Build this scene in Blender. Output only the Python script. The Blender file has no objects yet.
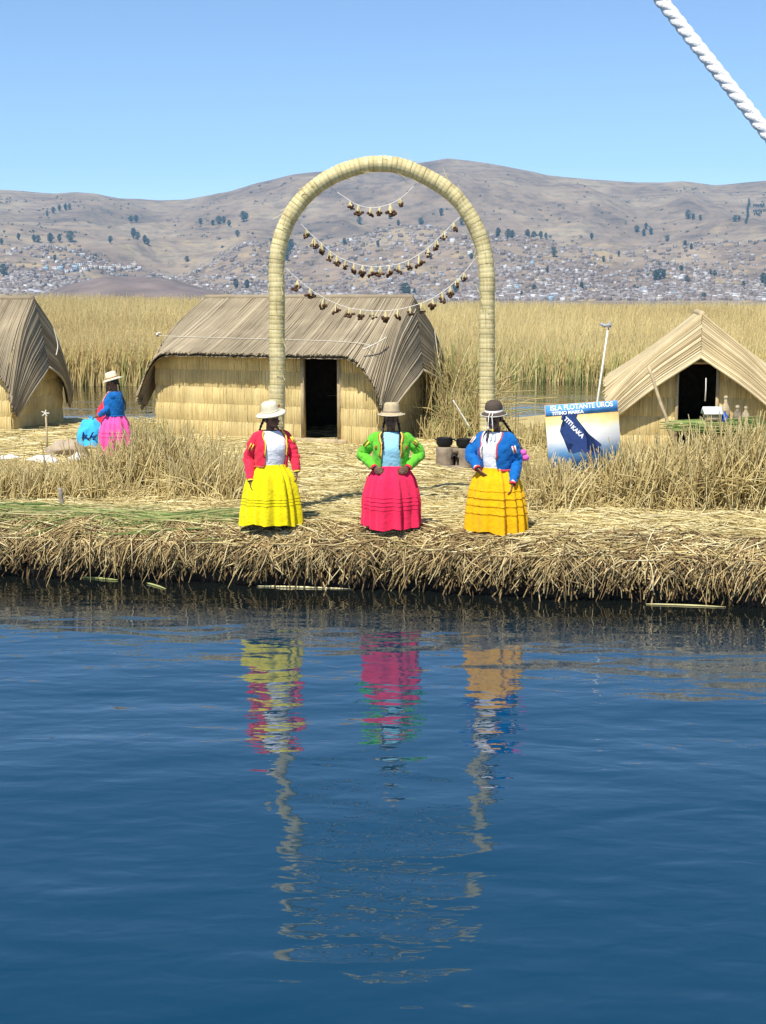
import bpy, math, random
import numpy as np
from mathutils import Vector, Matrix, Euler, noise

random.seed(7)
rng = np.random.default_rng(11)
C = bpy.context.scene.collection
SC = bpy.context.scene
R = math.radians

# ------------------------------------------------------------------ camera
F = 1400.0
CW, CH = 766, 1024
HZ = 300.0
PITCH = math.atan((CH / 2 - HZ) / F)
CAMZ = 3.4
cam_d = bpy.data.cameras.new('camera')
cam = bpy.data.objects.new('camera', cam_d)
C.objects.link(cam)
cam.location = (0, 0, CAMZ)
cam.rotation_euler = (math.pi / 2 - PITCH, 0, 0)
cam_d.sensor_fit = 'VERTICAL'
cam_d.sensor_height = 24.0
cam_d.lens = 24.0 * F / CH
cam_d.clip_start = 0.1
cam_d.clip_end = 40000
SC.camera = cam

# ------------------------------------------------------------------ sky and sun
SUN_EL, SUN_AZ = 57.0, 204.0           # azimuth clockwise from +Y (the way the camera looks)
SUNV = Vector((math.sin(R(SUN_AZ)) * math.cos(R(SUN_EL)), math.cos(R(SUN_AZ)) * math.cos(R(SUN_EL)), math.sin(R(SUN_EL))))
world = bpy.data.worlds.new('World')
SC.world = world
world.use_nodes = True
wn = world.node_tree
wn.nodes.clear()
sky = wn.nodes.new('ShaderNodeTexSky')
sky.sky_type = 'NISHITA'
sky.sun_disc = False
sky.sun_elevation = R(SUN_EL)
sky.sun_rotation = R(SUN_AZ)
sky.altitude = 3800
sky.air_density = 1.0
sky.dust_density = 0.0
sky.ozone_density = 2.0
bg = wn.nodes.new('ShaderNodeBackground')
bg.inputs['Strength'].default_value = 0.124
wo = wn.nodes.new('ShaderNodeOutputWorld')
wn.links.new(sky.outputs[0], bg.inputs[0])
wn.links.new(bg.outputs[0], wo.inputs[0])

sl = bpy.data.lights.new('sun', 'SUN')
sl.energy = 4.2
sl.angle = R(0.53)
sl.color = (1.0, 0.955, 0.88)
sun = bpy.data.objects.new('sun', sl)
C.objects.link(sun)
sun.rotation_euler = (-SUNV).to_track_quat('-Z', 'Y').to_euler()

SC.view_settings.view_transform = 'Standard'
SC.view_settings.look = 'None'
SC.view_settings.exposure = 0.65
SC.view_settings.gamma = 1.0
SC.view_settings.use_curve_mapping = False
SC.render.engine = 'CYCLES'
SC.cycles.use_denoising = True
SC.cycles.max_bounces = 8
SC.cycles.transparent_max_bounces = 12
SC.cycles.volume_bounces = 0

# ------------------------------------------------------------------ helpers
def ray(px, py):
    fw = Vector((0, math.cos(PITCH), -math.sin(PITCH)))
    up = Vector((0, math.sin(PITCH), math.cos(PITCH)))
    return fw + Vector((1, 0, 0)) * ((px - CW / 2) / F) - up * ((py - CH / 2) / F)

def at(px, py, Y):
    d = ray(px, py)
    return Vector((0, 0, CAMZ)) + d * (Y / d.y)

def gnd(px, py, z):
    d = ray(px, py)
    return Vector((0, 0, CAMZ)) + d * ((z - CAMZ) / d.z)

def tag(o, label=None, cat=None, group=None, kind=None):
    if label: o['label'] = label
    if cat: o['category'] = cat
    if group: o['group'] = group
    if kind: o['kind'] = kind
    return o

def empty(name, loc, rz=0.0, label=None, cat=None, group=None):
    o = bpy.data.objects.new(name, None)
    C.objects.link(o)
    o.location = loc
    o.rotation_euler = (0, 0, rz)
    o.empty_display_size = 0.2
    return tag(o, label, cat, group)

class MB:
    """collects faces; build() links them as one mesh object"""
    def __init__(s):
        s.v = []; s.f = []; s.t = []; s.n = 0; s.m = []
    def add(s, v, faces, tint=0.5, mat=0):
        v = np.asarray(v, float).reshape(-1, 3)
        s.v.append(v)
        t = np.full(len(v), tint) if np.isscalar(tint) else np.asarray(tint, float).reshape(-1)
        s.t.append(t)
        if not isinstance(faces, list): faces = [faces]
        for f in faces:
            f = np.asarray(f, int)
            if f.size == 0: continue
            s.f.append(f + s.n); s.m.append(mat)
        s.n += len(v)
        return s
    def tubes(s, P, rad, m=3, tint=0.5, mat=0, closed=False):
        P = np.asarray(P, float)
        if P.ndim == 2: P = P[None]
        n, k, _ = P.shape
        rad = np.broadcast_to(np.asarray(rad, float), (n, k)) if np.ndim(rad) != 1 or len(np.atleast_1d(rad)) == k else np.repeat(np.asarray(rad)[:, None], k, 1)
        T = np.gradient(P, axis=1)
        T /= np.linalg.norm(T, axis=2, keepdims=True) + 1e-9
        mt = np.abs(T.mean(axis=1))
        ref = np.where((mt[:, 2] > 0.75)[:, None], np.array([[0.25, 1.0, 0.0]]), np.array([[0.1, 0.2, 1.0]]))[:, None, :]
        S = np.cross(T, np.broadcast_to(ref, T.shape))
        S /= np.linalg.norm(S, axis=2, keepdims=True) + 1e-9
        U = np.cross(S, T)
        a = np.arange(m) * 2 * math.pi / m
        V = P[:, :, None, :] + rad[:, :, None, None] * (np.cos(a)[None, None, :, None] * S[:, :, None, :] + np.sin(a)[None, None, :, None] * U[:, :, None, :])
        idx = np.arange(n * k * m).reshape(n, k, m)
        i0 = idx[:, :-1, :]; i1 = idx[:, 1:, :]
        q = np.stack([i0, i1, np.roll(i1, -1, 2), np.roll(i0, -1, 2)], -1).reshape(-1, 4)
        faces = [q]
        if closed:
            faces.append(idx[:, 0, ::-1][:, ::-1]); faces.append(idx[:, -1, ::-1])
        tt = tint if np.isscalar(tint) else np.repeat(np.asarray(tint), k * m)
        return s.add(V.reshape(-1, 3), faces, tt, mat)
    def grid(s, P, tint=0.5, mat=0, wrap=False, flip=False):
        P = np.asarray(P, float)
        a, b, _ = P.shape
        idx = np.arange(a * b).reshape(a, b)
        if wrap:
            i0 = idx; j = np.roll(idx, -1, 1)
            q = np.stack([idx[:-1], j[:-1], j[1:], idx[1:]], -1).reshape(-1, 4)
        else:
            q = np.stack([idx[:-1, :-1], idx[:-1, 1:], idx[1:, 1:], idx[1:, :-1]], -1).reshape(-1, 4)
        if flip: q = q[:, ::-1]
        return s.add(P.reshape(-1, 3), q, tint, mat)
    def box(s, c, size, rot=None, tint=0.5, mat=0):
        sx, sy, sz = [x / 2 for x in size]
        v = [Vector((x, y, z)) for x in (-sx, sx) for y in (-sy, sy) for z in (-sz, sz)]
        if rot is not None: v = [rot @ p for p in v]
        v = [p + Vector(c) for p in v]
        f = [[0, 1, 3, 2], [4, 6, 7, 5], [0, 4, 5, 1], [2, 3, 7, 6], [0, 2, 6, 4], [1, 5, 7, 3]]
        return s.add([list(p) for p in v], np.array(f), tint, mat)
    def lathe(s, prof, n=32, c=(0, 0, 0), tint=0.5, mat=0, M=None, wob=None):
        a = np.arange(n) * 2 * math.pi / n
        P = np.zeros((len(prof), n, 3))
        for i, (r, z) in enumerate(prof):
            rr = r * np.ones(n)
            if wob is not None: rr = rr * wob(a, i)
            P[i, :, 0] = rr * np.cos(a); P[i, :, 1] = rr * np.sin(a); P[i, :, 2] = z
        if M is not None:
            m3 = np.array(M.to_3x3()); P = P @ m3.T
        P += np.array(c)
        return s.grid(P, tint, mat, wrap=True)
    def capsule(s, p, q, r1, r2, m=12, tint=0.5, mat=0):
        p = np.array(p, float); q = np.array(q, float)
        d = q - p; L = np.linalg.norm(d) + 1e-9; d /= L
        pts = []; rr = []
        for a in (-80, -55, -28, 0):
            pts.append(p + d * r1 * math.sin(R(a))); rr.append(r1 * math.cos(R(a)))
        for a in (0, 28, 55, 80):
            pts.append(q + d * r2 * math.sin(R(a))); rr.append(r2 * math.cos(R(a)))
        return s.tubes(np.array(pts)[None], np.array(rr)[None], m, tint, mat, closed=True)
    def ell(s, c, r, n=16, tint=0.5, mat=0, M=None):
        prof = [(math.cos(R(a)), math.sin(R(a))) for a in np.linspace(-89, 89, n // 2 + 3)]
        a = np.arange(n) * 2 * math.pi / n
        P = np.zeros((len(prof), n, 3))
        for i, (rr, z) in enumerate(prof):
            P[i, :, 0] = rr * np.cos(a) * r[0]; P[i, :, 1] = rr * np.sin(a) * r[1]; P[i, :, 2] = z * r[2]
        if M is not None: P = P @ np.array(M.to_3x3()).T
        P += np.array(c)
        idx = np.arange(len(prof) * n).reshape(len(prof), n)
        j = np.roll(idx, -1, 1)
        q = np.stack([idx[:-1], j[:-1], j[1:], idx[1:]], -1).reshape(-1, 4)
        return s.add(P.reshape(-1, 3), [q, idx[0][::-1][None], idx[-1][None]], tint, mat)
    def mesh(s, name, mats, smooth=False):
        me = bpy.data.meshes.new(name)
        v = np.concatenate(s.v); t = np.concatenate(s.t)
        me.vertices.add(len(v)); me.vertices.foreach_set('co', v.astype(np.float32).ravel())
        loops = np.concatenate([f.ravel() for f in s.f])
        tot = np.concatenate([np.full(len(f), f.shape[1]) for f in s.f])
        mi = np.concatenate([np.full(len(f), m) for f, m in zip(s.f, s.m)])
        st = np.concatenate([[0], np.cumsum(tot)[:-1]])
        me.loops.add(len(loops)); me.loops.foreach_set('vertex_index', loops.astype(np.int32))
        me.polygons.add(len(tot)); me.polygons.foreach_set('loop_start', st.astype(np.int32))
        try: me.polygons.foreach_set('loop_total', tot.astype(np.int32))
        except Exception: pass
        me.polygons.foreach_set('material_index', mi.astype(np.int32))
        if smooth: me.polygons.foreach_set('use_smooth', np.ones(len(tot), bool))
        me.update(calc_edges=True)
        at_ = me.attributes.new('tint', 'FLOAT', 'POINT')
        at_.data.foreach_set('value', t.astype(np.float32))
        if not isinstance(mats, (list, tuple)): mats = [mats]
        for m in mats: me.materials.append(m)
        return me
    def build(s, name, mats, parent=None, smooth=False):
        o = bpy.data.objects.new(name, s.mesh(name, mats, smooth))
        C.objects.link(o)
        if parent is not None: o.parent = parent
        return o

def link_mesh(name, me, parent=None):
    o = bpy.data.objects.new(name, me); C.objects.link(o)
    if parent is not None: o.parent = parent
    return o

# ------------------------------------------------------------------ materials
MATS = {}
def mat_base(name):
    m = bpy.data.materials.new(name); m.use_nodes = True
    b = m.node_tree.nodes['Principled BSDF']
    return m, m.node_tree, b

def ramp(nt, stops):
    r = nt.nodes.new('ShaderNodeValToRGB')
    e = r.color_ramp.elements
    while len(e) < len(stops): e.new(0.5)
    for x, (p, c) in zip(e, stops):
        x.position = p; x.color = (*c, 1)
    return r

def coords(nt, scale=(1, 1, 1), kind='Object'):
    tc = nt.nodes.new('ShaderNodeTexCoord')
    mp = nt.nodes.new('ShaderNodeMapping')
    mp.inputs['Scale'].default_value = scale
    nt.links.new(tc.outputs[kind], mp.inputs[0])
    return mp.outputs[0]

def noise_tex(nt, vec, scale, detail=4, rough=0.55):
    n = nt.nodes.new('ShaderNodeTexNoise')
    n.inputs['Scale'].default_value = scale
    n.inputs['Detail'].default_value = detail
    n.inputs['Roughness'].default_value = rough
    if vec is not None: nt.links.new(vec, n.inputs['Vector'])
    return n

def mixc(nt, fac, a, b, mode='MIX'):
    m = nt.nodes.new('ShaderNodeMix'); m.data_type = 'RGBA'; m.blend_type = mode
    for inp, val in ((m.inputs[0], fac), (m.inputs[6], a), (m.inputs[7], b)):
        if hasattr(val, 'is_linked'): nt.links.new(val, inp)
        elif isinstance(val, (int, float)): inp.default_value = val
        else: inp.default_value = (*val, 1)
    return m.outputs[2]

def straw(name, stops, rough=0.75, nscale=3.0, namt=0.35, spec=0.25, aniso=(1, 1, 1), transl=0.0):
    m, nt, b = mat_base(name)
    a = nt.nodes.new('ShaderNodeAttribute'); a.attribute_name = 'tint'
    r = ramp(nt, stops)
    nt.links.new(a.outputs['Fac'], r.inputs[0])
    n = noise_tex(nt, coords(nt, aniso), nscale, 5)
    d = ramp(nt, [(0.3, (1 - namt,) * 3), (0.7, (1 + namt * 0.4,) * 3)])
    nt.links.new(n.outputs[0], d.inputs[0])
    c = mixc(nt, 1.0, r.outputs[0], d.outputs[0], 'MULTIPLY')
    nt.links.new(c, b.inputs['Base Color'])
    b.inputs['Roughness'].default_value = rough
    b.inputs['Specular IOR Level'].default_value = spec
    MATS[name] = m
    return m

def plain(name, col, rough=0.8, var=0.12, nscale=30.0, spec=0.25, bump=0.0, bscale=200.0, sheen=0.0):
    m, nt, b = mat_base(name)
    v = coords(nt)
    n = noise_tex(nt, v, nscale, 4)
    d = ramp(nt, [(0.3, tuple(max(0, c * (1 - var)) for c in col)), (0.7, tuple(min(1, c * (1 + var)) for c in col))])
    nt.links.new(n.outputs[0], d.inputs[0])
    nt.links.new(d.outputs[0], b.inputs['Base Color'])
    b.inputs['Roughness'].default_value = rough
    b.inputs['Specular IOR Level'].default_value = spec
    if sheen: b.inputs['Sheen Weight'].default_value = sheen
    if bump:
        n2 = noise_tex(nt, v, bscale, 3)
        bp = nt.nodes.new('ShaderNodeBump'); bp.inputs['Strength'].default_value = bump
        bp.inputs['Distance'].default_value = 0.01
        nt.links.new(n2.outputs[0], bp.inputs['Height']); nt.links.new(bp.outputs[0], b.inputs['Normal'])
    MATS[name] = m
    return m

straw('wall_straw', [(0, (0.37, 0.235, 0.08)), (0.25, (0.56, 0.415, 0.165)), (0.7, (0.68, 0.535, 0.24)), (1, (0.76, 0.64, 0.34))], nscale=2.2, namt=0.25)
straw('roof_straw', [(0, (0.17, 0.13, 0.08)), (0.35, (0.29, 0.23, 0.145)), (0.8, (0.36, 0.295, 0.19)), (1, (0.50, 0.42, 0.28))], nscale=1.6, namt=0.3)
straw('pale_roof_straw', [(0, (0.30, 0.21, 0.10)), (0.35, (0.50, 0.39, 0.21)), (0.8, (0.62, 0.50, 0.29)), (1, (0.72, 0.62, 0.40))], nscale=1.6, namt=0.22)
straw('litter_straw', [(0, (0.28, 0.20, 0.075)), (0.35, (0.62, 0.50, 0.21)), (0.75, (0.78, 0.66, 0.33)), (1, (0.85, 0.77, 0.47))], nscale=1.3, namt=0.2)
straw('bank_straw', [(0, (0.08, 0.048, 0.022)), (0.3, (0.27, 0.175, 0.075)), (0.65, (0.51, 0.375, 0.16)), (1, (0.80, 0.66, 0.36))], nscale=5.0, namt=0.45)
straw('standing_straw', [(0, (0.30, 0.21, 0.08)), (0.3, (0.54, 0.42, 0.17)), (0.7, (0.70, 0.56, 0.25)), (0.93, (0.80, 0.68, 0.37)), (1, (0.28, 0.33, 0.09))], nscale=2.0, namt=0.3)
straw('green_reed', [(0, (0.06, 0.12, 0.03)), (0.45, (0.16, 0.24, 0.055)), (0.75, (0.34, 0.36, 0.12)), (1, (0.62, 0.53, 0.26))], nscale=3.0, namt=0.3)
straw('arch_straw', [(0, (0.42, 0.30, 0.12)), (0.3, (0.60, 0.50, 0.24)), (0.8, (0.74, 0.63, 0.33)), (1, (0.81, 0.72, 0.43))], nscale=6.0, namt=0.25)
plain('wet_peat', (0.022, 0.017, 0.013), rough=0.6, var=0.5, nscale=9, bump=0.8, bscale=30)
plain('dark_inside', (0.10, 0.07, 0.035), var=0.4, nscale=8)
plain('wood_pale', (0.45, 0.35, 0.2), var=0.25, nscale=9)
plain('wood_grey', (0.27, 0.24, 0.19), var=0.3, nscale=20)
plain('wood_brown', (0.34, 0.19, 0.08), var=0.3, nscale=20)
plain('cord', (0.72, 0.68, 0.58), var=0.15, nscale=40)
plain('thin_cord', (0.60, 0.56, 0.46), var=0.15, nscale=40)
plain('skin', (0.15, 0.075, 0.045), rough=0.5, var=0.1, spec=0.4)
plain('hair', (0.010, 0.008, 0.008), rough=0.4, var=0.3, spec=0.4)
plain('shoe', (0.02, 0.016, 0.014), rough=0.5)
plain('eye', (0.02, 0.012, 0.01), rough=0.2)
plain('lip', (0.16, 0.05, 0.04), rough=0.5)
def cloth(name, col, var=0.10): return plain(name, col, rough=0.9, var=var, nscale=11, bump=1.0, bscale=26, sheen=0.1)
cloth('crimson', (0.78, 0.028, 0.065)); cloth('yellow', (0.80, 0.66, 0.0)); cloth('white_cloth', (0.82, 0.82, 0.84), 0.04)
cloth('green', (0.13, 0.50, 0.03)); cloth('hot_pink', (0.82, 0.02, 0.085)); cloth('pale_blue', (0.30, 0.60, 0.70), 0.05)
cloth('blue', (0.003, 0.125, 0.40)); cloth('orange', (0.82, 0.42, 0.0)); cloth('trim_yellow', (0.85, 0.62, 0.08)); cloth('trim_red', (0.70, 0.05, 0.05))
cloth('trim_brown', (0.35, 0.12, 0.04)); cloth('trim_white', (0.8, 0.75, 0.65)); cloth('bright_pink', (0.86, 0.10, 0.36)); cloth('pom_pink', (0.75, 0.12, 0.45))
cloth('cyan', (0.05, 0.45, 0.78)); cloth('navy', (0.02, 0.04, 0.16)); cloth('sack', (0.42, 0.33, 0.22)); cloth('dirty_white', (0.72, 0.70, 0.66))
plain('straw_hat', (0.74, 0.66, 0.46), rough=0.8, var=0.1, nscale=40, bump=0.3, bscale=250)
plain('tan_hat', (0.48, 0.38, 0.22), rough=0.8, var=0.18, nscale=30, bump=0.3, bscale=250)
plain('tan_hat_dark', (0.30, 0.22, 0.16), rough=0.8, var=0.1)
plain('felt', (0.085, 0.062, 0.046), rough=0.9, var=0.12, nscale=60)
plain('clay', (0.25, 0.195, 0.135), var=0.35, nscale=9, bump=0.5, bscale=40)
plain('soot', (0.012, 0.012, 0.013), rough=0.45, var=0.3)
plain('pod', (0.085, 0.04, 0.018), var=0.5, nscale=60)
plain('metal_grey', (0.32, 0.33, 0.35), rough=0.5)
plain('bottle_blue', (0.03, 0.10, 0.42), rough=0.3)
plain('rope_white', (0.80, 0.78, 0.74), rough=0.8, var=0.1, nscale=60, bump=0.4, bscale=500)

# ------------------------------------------------------------------ water
def water_mat():
    m, nt, b = mat_base('lake_water')
    BODY = True
    b.inputs['Roughness'].default_value = 0.03
    b.inputs['IOR'].default_value = 1.68
    g = nt.nodes.new('ShaderNodeNewGeometry')
    def nz(scale, st, det, rough=0.5, dist=0.0):
        mp = nt.nodes.new('ShaderNodeMapping'); mp.inputs['Scale'].default_value = st
        mp.inputs['Rotation'].default_value = (0, 0, R(6))
        nt.links.new(g.outputs['Position'], mp.inputs[0])
        n = noise_tex(nt, mp.outputs[0], scale, det, rough)
        n.inputs['Distortion'].default_value = dist
        return n.outputs[0]
    def math_(op, a, c):
        x = nt.nodes.new('ShaderNodeMath'); x.operation = op
        for i, val in enumerate((a, c)):
            if hasattr(val, 'is_linked'): nt.links.new(val, x.inputs[i])
            else: x.inputs[i].default_value = val
        return x.outputs[0]
    h = math_('MULTIPLY', nz(1.0, (0.65, 1.5, 1), 2, 0.5, 0.3), 0.027)
    h = math_('ADD', h, math_('MULTIPLY', nz(1.0, (2.4, 4.8, 1), 2, 0.5, 0.4), 0.0062))
    h = math_('ADD', h, math_('MULTIPLY', nz(1.0, (0.16, 0.40, 1), 3), 0.085))
    h = math_('ADD', h, math_('MULTIPLY', nz(1.0, (6.0, 11.0, 1), 2, 0.5, 0.3), 0.0012))
    # deep blue lake; bank's dark reflection painted into murky inshore colour, murky channel too
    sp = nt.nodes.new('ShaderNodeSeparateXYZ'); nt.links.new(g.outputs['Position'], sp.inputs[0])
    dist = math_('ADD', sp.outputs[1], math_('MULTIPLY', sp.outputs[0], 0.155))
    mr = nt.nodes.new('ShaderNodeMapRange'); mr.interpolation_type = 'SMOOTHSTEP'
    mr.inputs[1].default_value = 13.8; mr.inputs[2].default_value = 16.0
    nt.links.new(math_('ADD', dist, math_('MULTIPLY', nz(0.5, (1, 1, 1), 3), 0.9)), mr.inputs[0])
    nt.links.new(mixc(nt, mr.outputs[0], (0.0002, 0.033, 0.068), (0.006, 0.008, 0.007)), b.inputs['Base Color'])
    bp = nt.nodes.new('ShaderNodeBump')
    bp.inputs['Strength'].default_value = 1.0
    bp.inputs['Distance'].default_value = 1.0
    nt.links.new(h, bp.inputs['Height'])
    nt.links.new(bp.outputs[0], b.inputs['Normal'])
    return m
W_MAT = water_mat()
mb = MB()
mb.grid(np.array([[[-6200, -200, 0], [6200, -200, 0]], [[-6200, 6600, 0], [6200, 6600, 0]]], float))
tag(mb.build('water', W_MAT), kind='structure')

# ------------------------------------------------------------------ hills
SIL = [(-2500, 215), (-900, 205), (-300, 196), (0, 190), (40, 193.5), (61, 195), (81, 193), (102, 194), (126, 199), (163, 201), (190, 200), (231, 193), (260, 184), (290, 178),
       (330, 171), (390, 167), (425, 161), (445, 157), (465, 160), (500, 166), (542, 174.6), (583, 180), (632, 184), (656, 183.6), (677, 182.6), (708, 186), (766, 182.6), (1000, 190), (1600, 205), (3300, 220)]
SX = np.array([a for a, b in SIL], float); SYp = np.array([b for a, b in SIL], float)
D0, D1 = 2500.0, 5200.0
def ridge_z(px): return at(px, float(np.interp(px, SX, SYp)), D1).z
def hill_z(px, t):
    """height of the hillside at the azimuth of column px; t 0 at the shore, 1 at the ridge"""
    rz = ridge_z(px)
    if t <= 1:
        g = 0.12 * t + 0.88 * t ** 1.7
    else:
        g = 1 - 0.9 * (t - 1)
    d = D0 + (D1 - D0) * t
    x = (px - CW / 2) / F * d
    p = Vector((x / 620, d / 620, 0))
    env = max(0.0, min(1, t * 4)) * (1 - 0.85 * max(0, min(1, 1 - abs(1 - t) * 5)))
    n = noise.fractal(p, 1.0, 2.1, 5) * 60 * env
    n += (0.5 - abs(noise.noise(Vector((x / 330 + 7, d / 900, 3))))) * 70 * env
    return rz * g + n + 9.0 * min(1, t * 30 + 0.3) * max(0, 1 - t)
def hill_pt(px, t):
    d = D0 + (D1 - D0) * t
    return Vector(((px - CW / 2) / F * d, d, hill_z(px, t)))
def hill_mat():
    m, nt, b = mat_base('dry_hillside')
    v = coords(nt)
    n1 = noise_tex(nt, v, 0.0035, 8, 0.62)
    n2 = noise_tex(nt, coords(nt, (1, 1, 2.5)), 0.012, 6, 0.6)
    n3 = noise_tex(nt, v, 0.022, 6, 0.7)
    r1 = ramp(nt, [(0.36, (0.185, 0.135, 0.098)), (0.47, (0.26, 0.19, 0.135)), (0.55, (0.295, 0.22, 0.155)), (0.64, (0.34, 0.265, 0.178))])
    nt.links.new(n1.outputs[0], r1.inputs[0])
    # ochre fields low on the slope
    sx = nt.nodes.new('ShaderNodeSeparateXYZ'); nt.links.new(v, sx.inputs[0])
    hm = nt.nodes.new('ShaderNodeMapRange'); hm.inputs[1].default_value = 60; hm.inputs[2].default_value = 330
    hm.inputs[3].default_value = 1; hm.inputs[4].default_value = 0
    nt.links.new(sx.outputs[2], hm.inputs[0])
    fr = ramp(nt, [(0.55, (0, 0, 0)), (0.62, (1, 1, 1))])
    nt.links.new(n2.outputs[0], fr.inputs[0])
    mu = nt.nodes.new('ShaderNodeMath'); mu.operation = 'MULTIPLY'
    nt.links.new(fr.outputs[0], mu.inputs[0]); nt.links.new(hm.outputs[0], mu.inputs[1])
    c = mixc(nt, mu.outputs[0], r1.outputs[0], (0.38, 0.28, 0.15))
    d = ramp(nt, [(0.38, (0.66, 0.66, 0.67)), (0.5, (0.97, 0.97, 0.97)), (0.62, (1.12, 1.09, 1.0))])
    nt.links.new(n3.outputs[0], d.inputs[0])
    c = mixc(nt, 1.0, c, d.outputs[0], 'MULTIPLY')
    # terrace walls following the contour
    wv = nt.nodes.new('ShaderNodeTexWave'); wv.bands_direction = 'Z'; wv.inputs['Scale'].default_value = 0.022
    wv.inputs['Distortion'].default_value = 3.0; wv.inputs['Detail'].default_value = 3; wv.inputs['Detail Scale'].default_value = 0.02
    nt.links.new(v, wv.inputs['Vector'])
    wr = ramp(nt, [(0.0, (0.78, 0.78, 0.8)), (0.18, (1, 1, 1))])
    nt.links.new(wv.outputs[0], wr.inputs[0])
    c = mixc(nt, 0.55, c, mixc(nt, 1.0, c, wr.outputs[0], 'MULTIPLY'))
    nt.links.new(c, b.inputs['Base Color'])
    b.inputs['Roughness'].default_value = 0.95
    b.inputs['Specular IOR Level'].default_value = 0.05
    return m
H_MAT = hill_mat()
cols = np.concatenate([np.linspace(-850, -120, 50), np.linspace(-100, 870, 200), np.linspace(890, 1616, 50)])
rows = np.concatenate([[-0.05], np.linspace(0, 1, 90), np.linspace(1.02, 1.5, 16)])
P = np.zeros((len(rows), len(cols), 3))
for i, t in enumerate(rows):
    for j, px in enumerate(cols):
        p = hill_pt(px, max(t, 0)) if t >= 0 else Vector(((px - CW / 2) / F * (D0 - 20), D0 - 20, -1.0))
        P[i, j] = p
mb = MB(); mb.grid(P)
tag(mb.build('hills', H_MAT, smooth=True), kind='structure')
# low brown headland in front of the town
mb = MB()
P = np.zeros((26, 70, 3))
for i in range(26):
    for j in range(70):
        u = j / 69; w = i / 25
        px = 25 + 235 * u
        d = 1750 + 500 * w
        prof = math.sin(math.pi * u) ** 0.8 * (0.75 + 0.35 * math.sin(math.pi * min(1, u * 1.15 + 0.1)))
        h = 36 * prof * math.sin(math.pi * min(1, w * 0.92 + 0.02)) ** 0.9
        h *= 1 + 0.13 * noise.fractal(Vector((px / 30, d / 120, 1)), 1, 2, 4)
        P[i, j] = ((px - CW / 2) / F * d, d, h - 0.6)
mb.grid(P)
tag(mb.build('headland', plain('headland_scrub', (0.19, 0.14, 0.115), var=0.3, nscale=0.02, rough=0.95), smooth=True), kind='structure')

# ------------------------------------------------------------------ the floating island
ZI = 0.66
WL = [(-150, 571), (0, 575.5), (130, 580), (257, 585), (400, 591), (500, 596), (640, 602), (766, 607), (900, 612)]
WLx = np.array([gnd(a, b, 0).x for a, b in WL]); WLy = np.array([gnd(a, b, 0).y for a, b in WL])
def bank_y(x):
    x = np.asarray(x, float)
    y = np.interp(x, WLx, WLy)
    return y + 0.05 * np.sin(x * 2.1 + 1) + 0.035 * np.sin(x * 5.3) + 0.02 * np.sin(x * 11 + 2)
def gz(x, y):
    x = np.asarray(x, float); y = np.asarray(y, float)
    e = np.clip((y - bank_y(x)) / 0.34, 0, 1)
    return 0.49 + 0.17 * e ** 0.6 + 0.022 * np.sin(x * 1.7 + y * 0.9) * e + 0.018 * np.sin(x * 4.1 - y * 2.3) * e
XL, XR = -14.0, 14.0
def back_y(x): return 33.0 + 1.2 * np.sin(x * 0.5 + 0.6) + 0.5 * np.sin(x * 1.7)
def ground_mat():
    m, nt, b = mat_base('trodden_reed')
    v = coords(nt)
    n1 = noise_tex(nt, coords(nt, (1, 2.6, 1)), 9, 6, 0.65)
    n2 = noise_tex(nt, v, 0.9, 4)
    r = ramp(nt, [(0.3, (0.22, 0.16, 0.07)), (0.48, (0.52, 0.41, 0.175)), (0.7, (0.72, 0.60, 0.30))])
    nt.links.new(n1.outputs[0], r.inputs[0])
    d = ramp(nt, [(0.3, (0.8, 0.78, 0.74)), (0.7, (1.05, 1.05, 1.05))])
    nt.links.new(n2.outputs[0], d.inputs[0])
    nt.links.new(mixc(nt, 1.0, r.outputs[0], d.outputs[0], 'MULTIPLY'), b.inputs['Base Color'])
    b.inputs['Roughness'].default_value = 0.9; b.inputs['Specular IOR Level'].default_value = 0.1
    bp = nt.nodes.new('ShaderNodeBump'); bp.inputs['Distance'].default_value = 0.02
    nt.links.new(n1.outputs[0], bp.inputs['Height']); nt.links.new(bp.outputs[0], b.inputs['Normal'])
    return m
G_MAT = ground_mat()
xs = np.linspace(XL, XR, 280)
rows_p = []
by = bank_y(xs)
lump = lambda s, a: a * np.array([noise.fractal(Vector((x * 3.1, s * 5.0, 2.2)), 1, 2, 4) for x in xs])
for off, z, a in ((0.35, -0.5, 0), (0.10, -0.12, 0.04), (0.07, 0.08, 0.07), (0.05, 0.2, 0.08), (0.02, 0.32, 0.07), (-0.03, 0.40, 0.05), (0.02, 0.46, 0.03)):
    rows_p.append(np.stack([xs, by + off + lump(z, a), np.full_like(xs, z)], 1))
mb = MB()
mb.grid(np.array(rows_p), mat=1)
rows_t = [rows_p[-1]]
for w in np.concatenate([[0.006, 0.016, 0.03, 0.05], np.linspace(0.08, 1, 60)]):
    y = by + 0.05 + (back_y(xs) - by - 0.05) * w
    rows_t.append(np.stack([xs, y, gz(xs, y)], 1))
rows_t.append(np.stack([xs, back_y(xs) + 0.3, np.full_like(xs, -0.4)], 1))
mb.grid(np.array(rows_t), mat=0)
island = tag(mb.build('reed_island', [G_MAT, MATS['wet_peat']], smooth=True), kind='structure')

def curved(base, d0, length, bend, k=4):
    """paths (n,k,3) leaving base along d0 and bending by the vector bend"""
    s = np.linspace(0, 1, k)[None, :, None]
    return base[:, None, :] + d0[:, None, :] * length[:, None, None] * s + bend[:, None, :] * (s ** 2) * length[:, None, None]

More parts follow.
